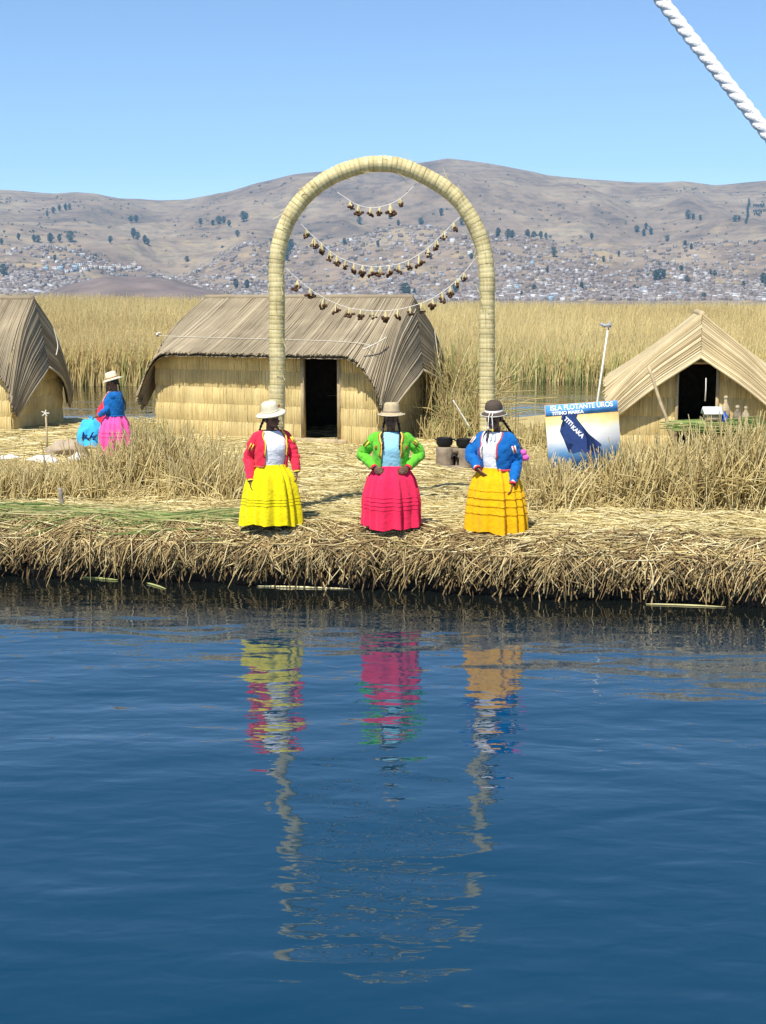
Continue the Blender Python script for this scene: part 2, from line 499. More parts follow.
# trodden reeds lying on the island
def litter(n, x0, x1, yfun, lmin, lmax, r0, r1, ang_sd, mat, name, lift=0.0, tint=None):
    x = rng.uniform(x0, x1, n); y = yfun(x, n)
    a = rng.normal(0, ang_sd, n) + np.where(rng.random(n) < 0.5, 0, math.pi)
    L = rng.uniform(lmin, lmax, n)
    d = np.stack([np.cos(a), np.sin(a), np.zeros(n)], 1)
    base = np.stack([x, y, np.zeros(n)], 1)
    bend = np.stack([-np.sin(a), np.cos(a), np.zeros(n)], 1) * rng.normal(0, 0.12, n)[:, None]
    Pp = curved(base, d, L, bend, 4)
    z = gz(Pp[..., 0], Pp[..., 1]) + np.abs(rng.normal(0.012, 0.014, n))[:, None] + lift
    z += rng.uniform(0, 1, (n, 1)) ** 3 * np.linspace(0, 0.06, 4)[None]
    Pp[..., 2] = z
    keep = (Pp[..., 1].min(1) > bank_y(Pp[:, 0, 0]) - 0.10)
    if lift: keep &= rng.random(n) < np.clip(0.55 + 1.3 * np.array([noise.noise(Vector((q * 0.9, w * 2.5, 7.7))) for q, w in zip(x, y)]), 0.08, 1)
    Pp = Pp[keep]; n = len(Pp)
    rad = rng.uniform(r0, r1, n)[:, None] * np.array([1, 1, 0.9, 0.35])[None]
    t = rng.random(n) if tint is None else tint(n)
    m = MB(); m.tubes(Pp, rad, 3, t)
    return tag(m.build(name, mat), kind='stuff')
o = litter(15000, -7.5, 7.5, lambda x, n: bank_y(x) + 0.02 + rng.random(n) ** 1.25 * 7.0, 0.15, 0.7, 0.004, 0.009, 0.75, MATS['litter_straw'], 'trodden_reeds')
o['label'] = 'loose pale dry reeds trodden flat over the island'
o = litter(9000, -11, 11, lambda x, n: bank_y(x) + 5 + rng.random(n) * 10.0, 0.25, 1.0, 0.006, 0.012, 0.8, MATS['litter_straw'], 'trodden_reeds')
o['label'] = 'loose pale dry reeds lying around the huts'
# fresh green reeds spread on the left bank
xg = at(236, 515, 17).x
o = litter(3000, -7.2, xg, lambda x, n: bank_y(x) + 0.02 + np.abs(rng.normal(0.62, 0.22, n)), 0.5, 1.6, 0.004, 0.009, 0.22, MATS['green_reed'], 'green_reeds', 0.015,
           lambda n: np.clip(rng.beta(1.8, 1.0, n) + 0.08, 0, 1))
o['label'] = 'fresh green reeds spread along the left bank edge'

o = litter(5200, -8, 8, lambda x, n: bank_y(x) - 0.03 + rng.random(n) ** 1.3 * 0.65, 0.12, 0.5, 0.005, 0.010, 1.3, MATS['bank_straw'], 'tangled_reeds', 0.0,
           lambda n: np.clip(rng.beta(1.4, 1.9, n), 0, 1))
o['label'] = 'tangled brown and pale reeds along the rounded bank edge'
# bank: reeds hanging over the edge down to the water
def bank_reeds():
    n = 5200
    x = rng.uniform(-8, 8, n)
    clump = np.array([noise.noise(Vector((v * 1.3, 4.2, 0))) + 0.6 * noise.noise(Vector((v * 4.1, 9.2, 0))) for v in x])
    keep = rng.random(n) < np.clip(0.50 + 1.5 * clump, 0.05, 1)
    x = x[keep]; clump = clump[keep]; n = len(x)
    y = bank_y(x) + rng.uniform(-0.02, 0.6, n)
    z0 = gz(x, y) + np.where(rng.random(n) < 0.6, rng.uniform(-0.02, 0.035, n), rng.uniform(-0.2, 0, n))
    a = rng.normal(-0.15, 0.75, n)
    d = np.stack([np.sin(a) * 0.8, -np.cos(a) * 0.75, rng.uniform(-0.03, 0.12, n)], 1)
    L = rng.uniform(0.18, 0.78, n) ** 1.25 * np.clip(0.80 + 0.95 * clump, 0.38, 1.3) * np.where(rng.random(n) < 0.07, 1.45, 1)
    bend = np.stack([rng.normal(-0.05, 0.12, n), 0.25 * np.ones(n), -rng.uniform(0.35, 1.0, n)], 1)
    zlim = np.where(rng.random(n) < 0.10, 0.0, rng.uniform(0.12, 0.36, n) - 0.10 * clump)
    L = np.minimum(L, np.maximum(z0 - zlim, 0.08) / np.maximum(0.15, -(d[:, 2] + bend[:, 2])))
    Pp = curved(np.stack([x, y, z0], 1), d, L, bend, 5)
    fy = bank_y(Pp[..., 0]) - 0.05 - rng.uniform(0, 0.10, (n, 1))
    low = Pp[..., 2] < 0.5
    Pp[..., 1] = np.where(low, np.minimum(Pp[..., 1], fy + 0.05), Pp[..., 1])
    Pp[..., 2] = np.maximum(Pp[..., 2], -0.06)
    rad = rng.uniform(0.0045, 0.0105, n)[:, None] * np.array([1, 1, 1, 0.85, 0.4])[None]
    t = np.clip(rng.beta(2.0, 1.5, n), 0, 1)
    m = MB(); m.tubes(Pp, rad, 4, t)
    o = tag(m.build('bank_reeds', MATS['bank_straw']), kind='stuff'); o['label'] = 'dry reeds hanging over the cut bank to the water'
    # stacked brown reed ends poking out of the face
    n = 3600
    x = rng.uniform(-8, 8, n); z = 0.50 - rng.random(n) ** 1.5 * 0.36
    y = bank_y(x) + 0.10
    a = rng.normal(-0.3, 0.5, n)
    L = rng.uniform(0.10, 0.26, n)
    d = np.stack([np.sin(a), -np.cos(a), rng.normal(-0.25, 0.3, n)], 1)
    Pp = curved(np.stack([x, y, z], 1), d, L, np.stack([np.zeros(n), np.zeros(n), -rng.uniform(0, .6, n)], 1), 3)
    Pp[..., 2] = np.maximum(Pp[..., 2], -0.05)
    t = np.clip(rng.beta(1.2, 2.8, n), 0, 1)
    m = MB(); m.tubes(Pp, np.repeat(rng.uniform(0.006, 0.011, n)[:, None], 3, 1), 4, t, closed=True)
    o = tag(m.build('reed_ends', MATS['bank_straw']), kind='stuff'); o['label'] = 'cut brown reed ends in the face of the bank'
bank_reeds()
def face_tangle():
    # short broken reeds lying every way on the upper face of the bank
    n = 3000
    x = rng.uniform(-8, 8, n); z = 0.53 - np.abs(rng.normal(0, 0.11, n))
    y = bank_y(x) - 0.04 - rng.uniform(0, 0.07, n)
    a = rng.uniform(-2.9, -0.25, n)
    d = np.stack([np.cos(a), rng.normal(-0.15, 0.2, n), np.sin(a)], 1)
    L = rng.uniform(0.08, 0.24, n)
    Pp = curved(np.stack([x, y, z], 1), d, L, np.stack([rng.normal(0, .2, n), np.zeros(n), -rng.uniform(0, .5, n)], 1), 4)
    Pp[..., 2] = np.maximum(Pp[..., 2], -0.04)
    m = MB(); m.tubes(Pp, rng.uniform(0.004, 0.009, n)[:, None] * np.array([1, 1, .9, .5])[None], 4, np.clip(rng.beta(1.8, 1.5, n), 0, 1))
    o = tag(m.build('broken_reeds', MATS['bank_straw']), kind='stuff'); o['label'] = 'short broken reeds tangled on the face of the bank'
face_tangle()

# ------------------------------------------------------------------ reeds standing
def stand(name, n, place, hmin, hmax, lean_sd, r0, r1, mat, k=4, m=3, tint=None, droop=0.35):
    x, y = place(n)
    n = len(x)
    base = np.stack([x, y, np.maximum(gz(x, y) - 0.05, -0.1) if mat is not None else x * 0], 1)
    return base
def clump_mesh(n, cx, cy, w, dpt, h, lean=0.26, r=0.0105, k=5, broken=0.25, tint=None, zf=None, leanx=0.0):
    x = cx + rng.normal(0, w / 2.2, n); y = cy + rng.normal(0, dpt / 2.2, n)
    z = (gz(x, y) if zf is None else zf(x, y)) - 0.04
    base = np.stack([x, y, z], 1)
    d = np.stack([rng.normal(leanx, lean, n), rng.normal(0, lean * 0.7, n), np.ones(n)], 1)
    d /= np.linalg.norm(d, axis=1, keepdims=True)
    L = h * rng.uniform(0.55, 1.08, n)
    ba = rng.uniform(0, 2 * math.pi, n)
    bs = np.where(rng.random(n) < broken, rng.uniform(0.35, 0.9, n), rng.uniform(0.0, 0.22, n))
    bend = np.stack([np.cos(ba) * bs, np.sin(ba) * bs * 0.7, -bs * 0.75], 1)
    Pp = curved(base, d, L, bend, k)
    rad = (r * rng.uniform(0.6, 1.35, n))[:, None] * np.linspace(1.0, 0.35, k)[None] ** 0.6
    t = np.clip(rng.normal(0.56, 0.26, n), 0, 0.93) if tint is None else tint(n)
    mm = MB(); mm.tubes(Pp, rad, 3, t)
    return mm
CL = [  # px, py of the foot, width m, depth m, height m, blades, label
    (12, 500, 0.75, 0.45, 0.46, 400, 'knee high dry reed clump at the far left edge of the bank'),
    (62, 499, 0.75, 0.45, 0.46, 400, 'dry reed clump behind the short grey stake'),
    (112, 490, 0.75, 0.5, 0.74, 330, 'tall dry reed clump in front of the pink skirted woman'),
    (160, 490, 0.70, 0.6, 0.92, 430, 'tall dry reed clump left of centre in front of the hut corner'),
    (200, 498, 0.62, 0.6, 0.66, 360, 'dry reed clump in front of the long hut wall'),
    (233, 500, 0.35, 0.5, 0.40, 120, 'short dry reed tuft beside the yellow skirt'),
    (550, 509, 0.45, 0.5, 0.66, 330, 'dry reed clump in front of the left half of the map board'),
    (628, 507, 0.45, 0.5, 0.80, 330, 'dry reed clump right of the map board'),
    (676, 507, 0.60, 0.6, 0.92, 430, 'dry reed clump at the foot of the leaning pole'),
    (724, 507, 0.62, 0.6, 1.12, 470, 'tall dry reed clump below the green reed table'),
    (764, 508, 0.60, 0.6, 1.15, 420, 'tall dry reed clump at the far right edge'),
    (592, 508, 0.40, 0.4, 0.36, 150, 'low dry reed tuft below the map board'),
]
for px, py, w, dp, h, n, lab in CL:
    p = gnd(px, py, ZI)
    tag(clump_mesh(int(n * 1.5), p.x, p.y + dp * 0.4, w, dp, h * 1.12, leanx=0.05).build('reed_clump', MATS['standing_straw']), lab, 'reeds', 'dry reed clumps on the bank')
def greenish(a, b):
    return lambda n: np.where(rng.random(n) < a, rng.uniform(0.95, 1.0, n), np.clip(rng.normal(b, 0.2, n), 0, 0.92))
for px, py, w, dp, h, n, lab in [
    (456, 436, 0.8, 1.0, 2.0, 760, 'tall reed thicket between the long hut and the arch leg'),
    (436, 441, 0.35, 0.5, 0.55, 160, 'bent reeds hugging the right gable of the long hut'),
    (472, 440, 0.7, 0.9, 1.15, 420, 'reeds standing behind the clay stove and arch leg'),
    (520, 446, 0.8, 0.6, 0.50, 240, 'reeds at the channel edge behind the blue jacket'),
    (545, 449, 0.5, 0.5, 0.55, 180, 'reeds at the channel edge left of the map board'),
    (138, 446, 0.6, 0.6, 0.6, 260, 'reeds by the left corner of the long hut')]:
    p = gnd(px, py, ZI)
    tag(clump_mesh(n, p.x, p.y + dp * 0.4, w, dp, h, lean=0.2, r=0.012, tint=greenish(0.22, 0.45)).build('reed_clump', MATS['standing_straw']), lab, 'reeds', 'reed thickets behind the arch')
# low broken stubble between the clumps
def stubble(name, lab, n, px0, px1, py0, py1, h):
    px = rng.uniform(px0, px1, n); py = rng.uniform(py0, py1, n)
    pts = np.array([gnd(a, b, ZI) for a, b in zip(px, py)])
    x, y = pts[:, 0], pts[:, 1]
    base = np.stack([x, y, gz(x, y) - 0.03], 1)
    d = np.stack([rng.normal(0, 0.5, n), rng.normal(0, 0.35, n), np.ones(n)], 1); d /= np.linalg.norm(d, axis=1, keepdims=True)
    L = h * rng.uniform(0.4, 1.1, n)
    b = np.stack([rng.normal(0, 0.35, n), rng.normal(0, 0.25, n), -rng.uniform(0, 0.7, n)], 1)
    Pp = curved(base, d, L, b, 4)
    mm = MB(); mm.tubes(Pp, rng.uniform(0.005, 0.011, n)[:, None] * np.array([1, .9, .7, .35])[None], 3, np.clip(rng.normal(0.58, 0.2, n), 0, 0.93))
    o = tag(mm.build(name, MATS['standing_straw']), kind='stuff'); o['label'] = lab
stubble('dry_stubble', 'broken dry reed stubble on the left of the island', 3000, -60, 240, 466, 500, 0.42)
stubble('dry_stubble', 'broken dry reed stubble on the right of the island', 3000, 528, 830, 455, 512, 0.5)
stubble('dry_stubble', 'sparse broken reeds at the foot of the long hut', 700, 150, 440, 446, 458, 0.22)

# far reed bed across the channel
def reed_bed():
    n = 120000
    d = 56 + (rng.random(n) ** 1.6) * 130
    px = rng.uniform(-320, 1090, n)
    x = (px - CW / 2) / F * d
    edge = 58 + 3.0 * np.sin(x * 0.23 + 1) + 1.5 * np.sin(x * 0.71) + np.where(x < -4, -8, 0) * np.clip((-4 - x) / 8, 0, 1)
    ok = d > edge
    x, d, px = x[ok], d[ok], px[ok]; n = len(x); e = d - edge[ok]
    patch = np.array([noise.fractal(Vector((a * 0.06, b * 0.035, 5.0)), 1, 2, 3) for a, b in zip(x, d)])
    top = 3.34 + np.where(px < 383, np.clip((383 - px) / 300, 0, 1) * 0.75, np.clip((383 - px) / 383, -1, 0) * 0.12) + 0.22 * patch
    h = np.minimum(1.75 + 0.035 * e + 0.25 * patch, top) * rng.uniform(0.72, 1.05, n)
    h = np.where(rng.random(n) < 0.02, h * 1.08, h)
    d0 = np.stack([rng.normal(0.06, 0.11, n), rng.normal(0, 0.11, n), np.ones(n)], 1)
    ba = rng.uniform(0, 6.28, n); bs = rng.uniform(0, 0.22, n)
    bend = np.stack([np.cos(ba) * bs, np.sin(ba) * bs, -bs * 0.5], 1)
    Pp = curved(np.stack([x, d, np.full(n, -0.05)], 1), d0, h, bend, 4)
    wdt = rng.uniform(0.010, 0.022, n) * (0.75 + d / 130)
    rad = wdt[:, None] * np.array([1, 0.95, 0.75, 0.3])[None]
    # stems keep some green low down, tops are ripe gold
    t = np.clip(rng.normal(0.45, 0.17, n) + 0.22 * patch, 0, 0.8)
    green = rng.random(n) < np.clip(0.45 - e / 30, 0.03, 0.5)
    tv = np.repeat(t[:, None], 4, 1)
    tv = np.where(green[:, None], np.array([1.0, 0.97, 0.90, 0.80])[None] * np.ones((n, 1)), tv)
    mm = MB()
    k, m_ = 4, 3
    mm.tubes(Pp, rad, m_, np.repeat(tv.reshape(-1), m_) if False else 0.5)
    mm.t[-1] = np.repeat(tv.reshape(-1), m_)
    o = tag(mm.build('reed_bed', MATS['bed_straw']), kind='stuff')
    o['label'] = 'golden reed bed across the channel'
straw('bed_straw', [(0, (0.46, 0.32, 0.13)), (0.3, (0.67, 0.50, 0.205)), (0.6, (0.80, 0.63, 0.27)), (0.8, (0.85, 0.69, 0.32)), (0.9, (0.52, 0.50, 0.17)), (1, (0.24, 0.29, 0.08))], nscale=0.15, namt=0.2)
reed_bed()

# ------------------------------------------------------------------ woven reed arch
YA = 17.75
AC = [(277, 512), (277, 470), (277, 430), (277, 390), (277, 350), (277, 300), (277, 262), (282, 235), (294, 211), (311, 191), (335, 174.5), (362, 165.5), (386, 164),
      (406, 168), (433, 180.5), (454, 196), (471, 218), (482.5, 242), (486.6, 269), (487, 310), (487, 350), (487, 390), (487, 430), (487, 470), (487, 512)]
def smooth_path(pts, step):
    pts = [Vector(p) for p in pts]
    out = []
    for i in range(len(pts) - 1):
        p0 = pts[max(i - 1, 0)]; p1 = pts[i]; p2 = pts[i + 1]; p3 = pts[min(i + 2, len(pts) - 1)]
        for j in range(12):
            t = j / 12
            out.append(0.5 * ((2 * p1) + (p2 - p0) * t + (2 * p0 - 5 * p1 + 4 * p2 - p3) * t * t + (3 * p1 - p0 - 3 * p2 + p3) * t ** 3))
    out.append(pts[-1])
    seg = [0]
    for a, b in zip(out, out[1:]): seg.append(seg[-1] + (b - a).length)
    n = max(2, int(seg[-1] / step))
    q = np.linspace(0, seg[-1], n + 1)
    A = np.array(out)
    return np.stack([np.interp(q, seg, A[:, i]) for i in range(3)], 1)
pa = [at(a, b, YA) for a, b in AC]
pa[0].z = min(pa[0].z, ZI - 0.05); pa[-1].z = min(pa[-1].z, ZI - 0.05)
base_mid = (pa[0] + pa[-1]) / 2
arch = empty('reed_arch', (base_mid.x, base_mid.y, ZI), 0, 'tall round arch of bundled pale reeds standing behind the three women', 'arch')
ap = smooth_path(pa, 0.0145) - np.array([base_mid.x, base_mid.y, ZI])
ap = ap + np.array([[0.016 * noise.noise(Vector((i * .02, 1, 0))) , 0.012 * noise.noise(Vector((i * .02, 5, 0))), 0.016 * noise.noise(Vector((i * .02, 9, 0)))] for i in range(len(ap))])
def arch_mesh():
    n = len(ap); m = 30
    T = np.gradient(ap, axis=0); T /= np.linalg.norm(T, axis=1, keepdims=True)
    Yv = np.array([0, 1.0, 0]); S = np.cross(T, Yv)
    a = np.arange(m) * 2 * math.pi / m
    pitch = 4
    ph = (np.arange(n) % pitch)
    rr = 0.100 * np.where(ph == 0, 0.972, np.where(ph == 2, 1.008, 1.0))
    rr = rr * (1 + 0.06 * np.array([noise.fractal(Vector((i * 0.035, 0, 0)), 1, 2, 3) for i in range(n)]))
    flut = np.where(np.arange(m) % 2 == 0, 1.0, 0.93)
    rad = rr[:, None] * flut[None, :]
    V = ap[:, None, :] + rad[:, :, None] * (np.cos(a)[None, :, None] * S[:, None, :] + np.sin(a)[None, :, None] * Yv[None, None, :])
    course = (np.arange(n) // pitch)
    ct = rng.random(course.max() + 1) * 0.4 + 0.4
    tt = ct[course][:, None] + rng.normal(0, 0.09, (course.max() + 1, m))[course] + rng.normal(0, 0.13, m)[None] + np.where(ph == 0, -0.42, 0)[:, None]
    mm = MB(); mm.grid(V, np.clip(tt, 0, 1), 0, wrap=True)
    return mm.build('reed_bundle', MATS['arch_straw'], arch)
arch_mesh()
mm = MB()
T = np.gradient(ap, axis=0); T /= np.linalg.norm(T, axis=1, keepdims=True)
Sv = np.cross(T, np.array([0, 1.0, 0]))
ang = np.linspace(0, 2 * math.pi, 19)
rings = []
for i in range(0, len(ap), 12):
    rings.append(ap[i][None] + 0.1035 * (np.cos(ang)[:, None] * Sv[i][None] + np.sin(ang)[:, None] * np.array([[0, 1.0, 0]])))
mm.tubes(np.array(rings), np.full((len(rings), 19), 0.0035), 4, 0.3)
tag(mm.build('binding', MATS['arch_straw'], arch), kind='stuff')

mm = MB(); n = 110
ii = rng.integers(10, len(ap) - 20, n); an_ = rng.uniform(0, 6.28, n)
nv = np.cos(an_)[:, None] * Sv[ii] + np.sin(an_)[:, None] * np.array([[0, 1.0, 0]])
b0 = ap[ii] + nv * .098
dd = T[ii] * rng.choice([-1, 1], n)[:, None] + nv * rng.uniform(.08, .45, n)[:, None]
mm.tubes(curved(b0, dd, rng.uniform(.05, .16, n), nv * .2, 3), np.full((n, 3), .0035), 3, rng.uniform(.3, 1, n))
tag(mm.build('loose_reeds', MATS['arch_straw'], arch), kind='stuff')

# ------------------------------------------------------------------ garlands hung in the arch
def z7(x, y): return (250 + x / 2.946, 150 + y / 2.946)
GAR = [
    ('short garland of six dried tassels hanging highest in the arch', [(237, 110), (280, 140), (320, 163), (365, 170), (410, 160), (450, 138), (490, 98)],
     [(294, 175), (319, 182), (355, 185), (382, 182), (413, 172), (442, 153)]),
    ('middle garland of dried tassels strung across the arch', [(118, 180), (140, 207), (175, 243), (210, 275), (260, 315), (330, 340), (400, 342), (460, 328), (520, 292), (570, 245), (610, 205), (640, 185)],
     [(167, 258), (188, 282), (211, 297), (235, 317), (256, 330), (282, 343), (306, 352), (332, 353), (358, 358), (384, 355), (410, 352), (439, 344), (467, 333), (498, 320), (526, 303), (550, 286), (573, 260), (600, 236)]),
    ('longest and lowest garland of dried tassels hung across the arch', [(100, 343), (150, 388), (200, 425), (260, 455), (320, 470), (400, 474), (470, 462), (540, 436), (600, 392), (640, 350), (675, 305)],
     [(141, 402), (176, 430), (217, 460), (254, 470), (292, 488), (327, 492), (360, 495), (399, 492), (436, 487), (471, 474), (505, 463), (537, 450), (566, 428), (590, 408), (610, 392), (632, 370)]),
]
def pod_mesh(k):
    m = MB(); r_ = np.random.default_rng(50 + k)
    # straw cone of stems
    n = 14
    a = r_.uniform(0, 6.28, n); rr = r_.uniform(0.006, 0.030, n)
    P_ = np.stack([np.stack([0.004 * np.cos(a), 0.004 * np.sin(a), np.zeros(n)], 1), np.stack([rr * .8 * np.cos(a), rr * .8 * np.sin(a), np.full(n, -0.055)], 1),
                   np.stack([rr * np.cos(a), rr * np.sin(a), np.full(n, -0.10)], 1)], 1)
    m.tubes(P_, np.full((n, 3), 0.005), 4, r_.uniform(0.3, 0.9, n))
    return m.mesh('straw_tuft', MATS['arch_straw'])
def seed_mesh(k):
    m = MB(); r_ = np.random.default_rng(80 + k)
    for i in range(11):
        a = r_.uniform(0, 6.28); q = r_.uniform(0.0, 0.058)
        m.ell((q * math.cos(a), q * math.sin(a) * 0.7, -0.098 + r_.uniform(-0.03, 0.028)), (r_.uniform(.014, .024), r_.uniform(.012, .02), r_.uniform(.014, .024)), 8)
    return m.mesh('seed_heads', MATS['pod'], True)
PODS = [pod_mesh(i) for i in range(5)]; SEEDS = [seed_mesh(i) for i in range(5)]
for lab, cordp, pods in GAR:
    pts = [at(*z7(*p), YA) for p in cordp]
    base = pts[len(pts) // 2].copy()
    g = empty('garland', base, 0, lab, 'garland', 'garlands in the arch')
    cp = smooth_path([p - base for p in pts], 0.05)
    m = MB(); m.tubes(cp[None], np.full((1, len(cp)), 0.0045), 5)
    m.build('cord', MATS['cord'], g)
    for i, (x, y) in enumerate(pods):
        p = at(*z7(x, y), YA - 0.004) - base
        j = int(np.argmin(np.abs(cp[:, 0] - p.x)))
        p = Vector((p.x, cp[j][1], cp[j][2]))
        k = random.randrange(5)
        o = link_mesh('tassel', PODS[k], g); o.location = p; o.rotation_euler = (0, random.uniform(-0.15, 0.15), random.uniform(0, 6.28))
        s_ = random.uniform(0.85, 1.25); o.scale = (s_ * 1.0, s_ * 1.0, s_ * .92)
        link_mesh('seed_heads', SEEDS[random.randrange(5)], o)

# ------------------------------------------------------------------ reed huts
def hut(label, corner, rot, L, W, hw, hr, he, oe, og, inset, drop, bout, c2drop, door, roofmat, gable_door=None, courses=0.34, seed=0):
    """corner: world foot of the front right wall corner; local x runs along the ridge, front is -y"""
    r_ = np.random.default_rng(100 + seed)
    ca, sa = math.cos(rot), math.sin(rot)
    org = Vector((corner.x - (ca * L / 2 - sa * (-W / 2)), corner.y - (sa * L / 2 + ca * (-W / 2)), ZI - 0.02))
    h = empty('reed_hut', org, rot, label, 'hut')
    yo = W / 2 + oe                         # eave line
    xe = L / 2 + og                         # gable end of the roof at the eaves
    rxl, rxr = -(xe - inset[0]), xe - inset[1]   # ends of the ridge
    sl_ = (hr - he) / yo
    def roof_z(y): return hr - abs(y) * sl_
    def droop_at(x, y):
        e_ = min(1, max(0, (abs(x) - (xe - 0.75)) / 0.75)); v_ = abs(y) / yo
        return e_ ** 2.2 * c2drop * max(0, (v_ - 0.35) / 0.65) ** 1.8 * 1.15
    # --- roof slopes
    for sgn in (-1, 1):
        m = MB()
        nr = int(2 * xe / 0.017)
        u = np.linspace(-xe, xe, nr) + r_.normal(0, 0.006, nr)
        k = 7
        slant = 0.10
        Pp = np.zeros((nr, k, 3))
        edge = np.clip((np.abs(u) - (xe - 0.75)) / 0.75, 0, 1)
        ext = edge ** 2.2 * c2drop
        vend = 1 + r_.normal(0, 0.012, nr)
        for i in range(k):
            v = vend * i / (k - 1)
            z = hr - v * yo * sl_ - 0.05 * np.sin(math.pi * np.clip(v, 0, 1)) - ext * np.clip((v - 0.35) / 0.65, 0, 1.1) ** 1.8
            fr_ = (u + xe) / (2 * xe)
            Pp[:, i, 0] = (rxl + fr_ * (rxr - rxl)) * (1 - v) + u * v
            Pp[:, i, 1] = sgn * v * (yo - 0.10 * ext)
            Pp[:, i, 2] = z + r_.normal(0, 0.005, nr)
        broad = np.array([0.5 * noise.noise(Vector((q * 1.5, 3.0 + seed, 0))) + 0.5 * noise.noise(Vector((q * 6, 8.0 + seed, 0))) for q in u])
        t = np.clip(0.58 + 0.45 * broad + r_.normal(0, 0.20, nr), 0, 1)
        m.tubes(Pp, r_.uniform(0.010, 0.017, nr)[:, None] * np.ones((1, k)), 5, t)
        # solid layer below the visible reeds
        st = 6
        Pp = Pp.copy(); Pp[:, -1] = Pp[:, -2] + (Pp[:, -1] - Pp[:, -2]) * (0.94 / (1 + (vend[:, None] - 1) * 6))
        m.grid(Pp[::st] - np.array([0, 0, 0.022]), 0.25)
        m.grid(Pp[::st] - np.array([0, 0, 0.075]), 0.25, flip=True)
        if sgn == -1:
            front_edge = Pp[:, -1].copy()
        m.build('roof_slope', roofmat, h)
    # --- ridge roll
    m = MB()
    rp = np.stack([np.linspace(rxl, rxr, 40), np.zeros(40), hr - 0.005 + r_.normal(0, 0.004, 40)], 1)
    m.tubes(rp[None], np.full((1, 40), 0.06), 8, 0.45, closed=True)
    m.build('ridge', roofmat, h)
    # --- drooping hoods over the gables
    hoods = {}
    for ex in (-1, 1):
        A = np.array([rxl if ex < 0 else rxr, 0, hr]); B = np.array([ex * (xe + bout), 0, hr - drop])
        for sgn in (-1, 1):
            m = MB()
            nr = int(drop / 0.011)
            t = np.linspace(0, 1, nr)
            k = 8
            s = np.linspace(0, 1, k)
            Pp = np.zeros((nr, k, 3))
            Cc = np.array([ex * (xe + 0.0), sgn * yo, he - 0.0])
            for i in range(nr):
                tt = t[i]
                S0 = A + (B - A) * np.array([tt ** 0.8, tt, tt])
                E0 = np.array([ex * (xe + 0.03 + 0.02 * tt), sgn * (yo - 0.10 * c2drop - 0.22 * tt ** 2), he - c2drop * 1.0 - (tt) * 0.42 * c2drop])
                e0 = Cc + (E0 - Cc) * min(1, 0.0 + tt * 1.0) if False else E0
                # reeds at t=0 follow the end of the slope; lower ones hang steeper
                for j in range(k):
                    q = s[j]
                    p = S0 + (e0 - S0) * q
                    zs = hr - q * yo * sl_ - 0.05 * math.sin(math.pi * q) - c2drop * max(0, (q - 0.35) / 0.65) ** 1.8
                    z_lin = hr + (e0[2] - hr) * q
                    sag = (zs - (hr + (he - c2drop - hr) * q))
                    p = p + np.array([0, 0, sag * (1 - 0.55 * tt)])
                    p[0] += ex * 0.10 * math.sin(math.pi * q) * tt
                    Pp[i, j] = p
            Pp += r_.normal(0, 0.006, (nr, 1, 3))
            Pp[:, -1] += (Pp[:, -1] - Pp[:, -2]) * r_.normal(0, 0.12, (nr, 1))
            broad = np.array([noise.noise(Vector((q * 6, 2.0 + seed + ex, sgn))) for q in t])
            tint = np.clip(0.55 + 0.35 * broad + r_.normal(0, 0.22, nr), 0, 1)
            m.tubes(Pp, r_.uniform(0.009, 0.017, nr)[:, None] * np.ones((1, k)), 5, tint)
            inn = np.array([-ex * 0.03, 0, 0]); inn2 = np.array([-ex * 0.07, 0, 0])
            m.grid(Pp[::4] + inn, 0.25); m.grid(Pp[::4] + inn2, 0.25, flip=True)
            # pale bound edge along the opening
            m.tubes((Pp[-1] + np.array([ex * 0.012, 0, -0.01]))[None], np.full((1, k), 0.026), 6, 0.85, closed=True)
            hoods[(ex, sgn)] = Pp
            m.build('gable_hood', roofmat, h)
    # --- walls
    def wall(p0, p1, z0, ztop, nrm, along):
        """courses of upright reeds between two foot points, ztop(s) limits the height"""
        p0 = np.array(p0); p1 = np.array(p1); ln = np.linalg.norm(p1 - p0)
        zc = z0
        top = max(ztop(q) for q in np.linspace(0, 1, 21))
        while zc < top - 0.04:
            m = MB()
            nr = int(ln / 0.0165)
            s = (np.arange(nr) + 0.5) / nr + r_.normal(0, 0.15 / nr, nr)
            zt = np.minimum(np.array([ztop(q) for q in s]), zc + courses)
            ok = zt > zc + 0.03
            if not ok.any(): break
            s = s[ok]; zt = zt[ok]; nr = len(s)
            k = 5
            w = np.linspace(0, 1, k)
            off = np.array([0.0, 0.018, 0.024, 0.018, 0.0])
            Pp = np.zeros((nr, k, 3))
            b_ = p0[None] + (p1 - p0)[None] * s[:, None]
            for i in range(k):
                Pp[:, i, :2] = b_ + np.array(nrm)[None] * (off[i] + r_.normal(0, 0.003, nr))[:, None]
                Pp[:, i, 2] = zc + (zt - zc) * w[i]
            full = zt >= zc + courses - 1e-6
            t = np.clip(0.62 + r_.normal(0, 0.15, nr) + 0.10 * np.array([noise.noise(Vector((q * ln * 2, zc * 7, seed))) for q in s]), 0, 1)
            m.tubes(Pp, r_.uniform(0.009, 0.013, nr)[:, None] * np.ones((1, k)), 5, t)
            m.build('reed_mat', MATS['wall_straw'], h)
            zc += courses
        # backing mat
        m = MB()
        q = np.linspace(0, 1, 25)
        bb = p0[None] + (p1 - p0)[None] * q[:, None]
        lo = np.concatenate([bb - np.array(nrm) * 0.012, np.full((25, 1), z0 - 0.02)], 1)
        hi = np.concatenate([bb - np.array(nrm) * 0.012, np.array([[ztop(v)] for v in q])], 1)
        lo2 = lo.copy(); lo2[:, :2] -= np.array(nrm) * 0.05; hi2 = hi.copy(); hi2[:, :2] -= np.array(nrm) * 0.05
        m.grid(np.array([lo, hi, hi2, lo2, lo]), 0.1)
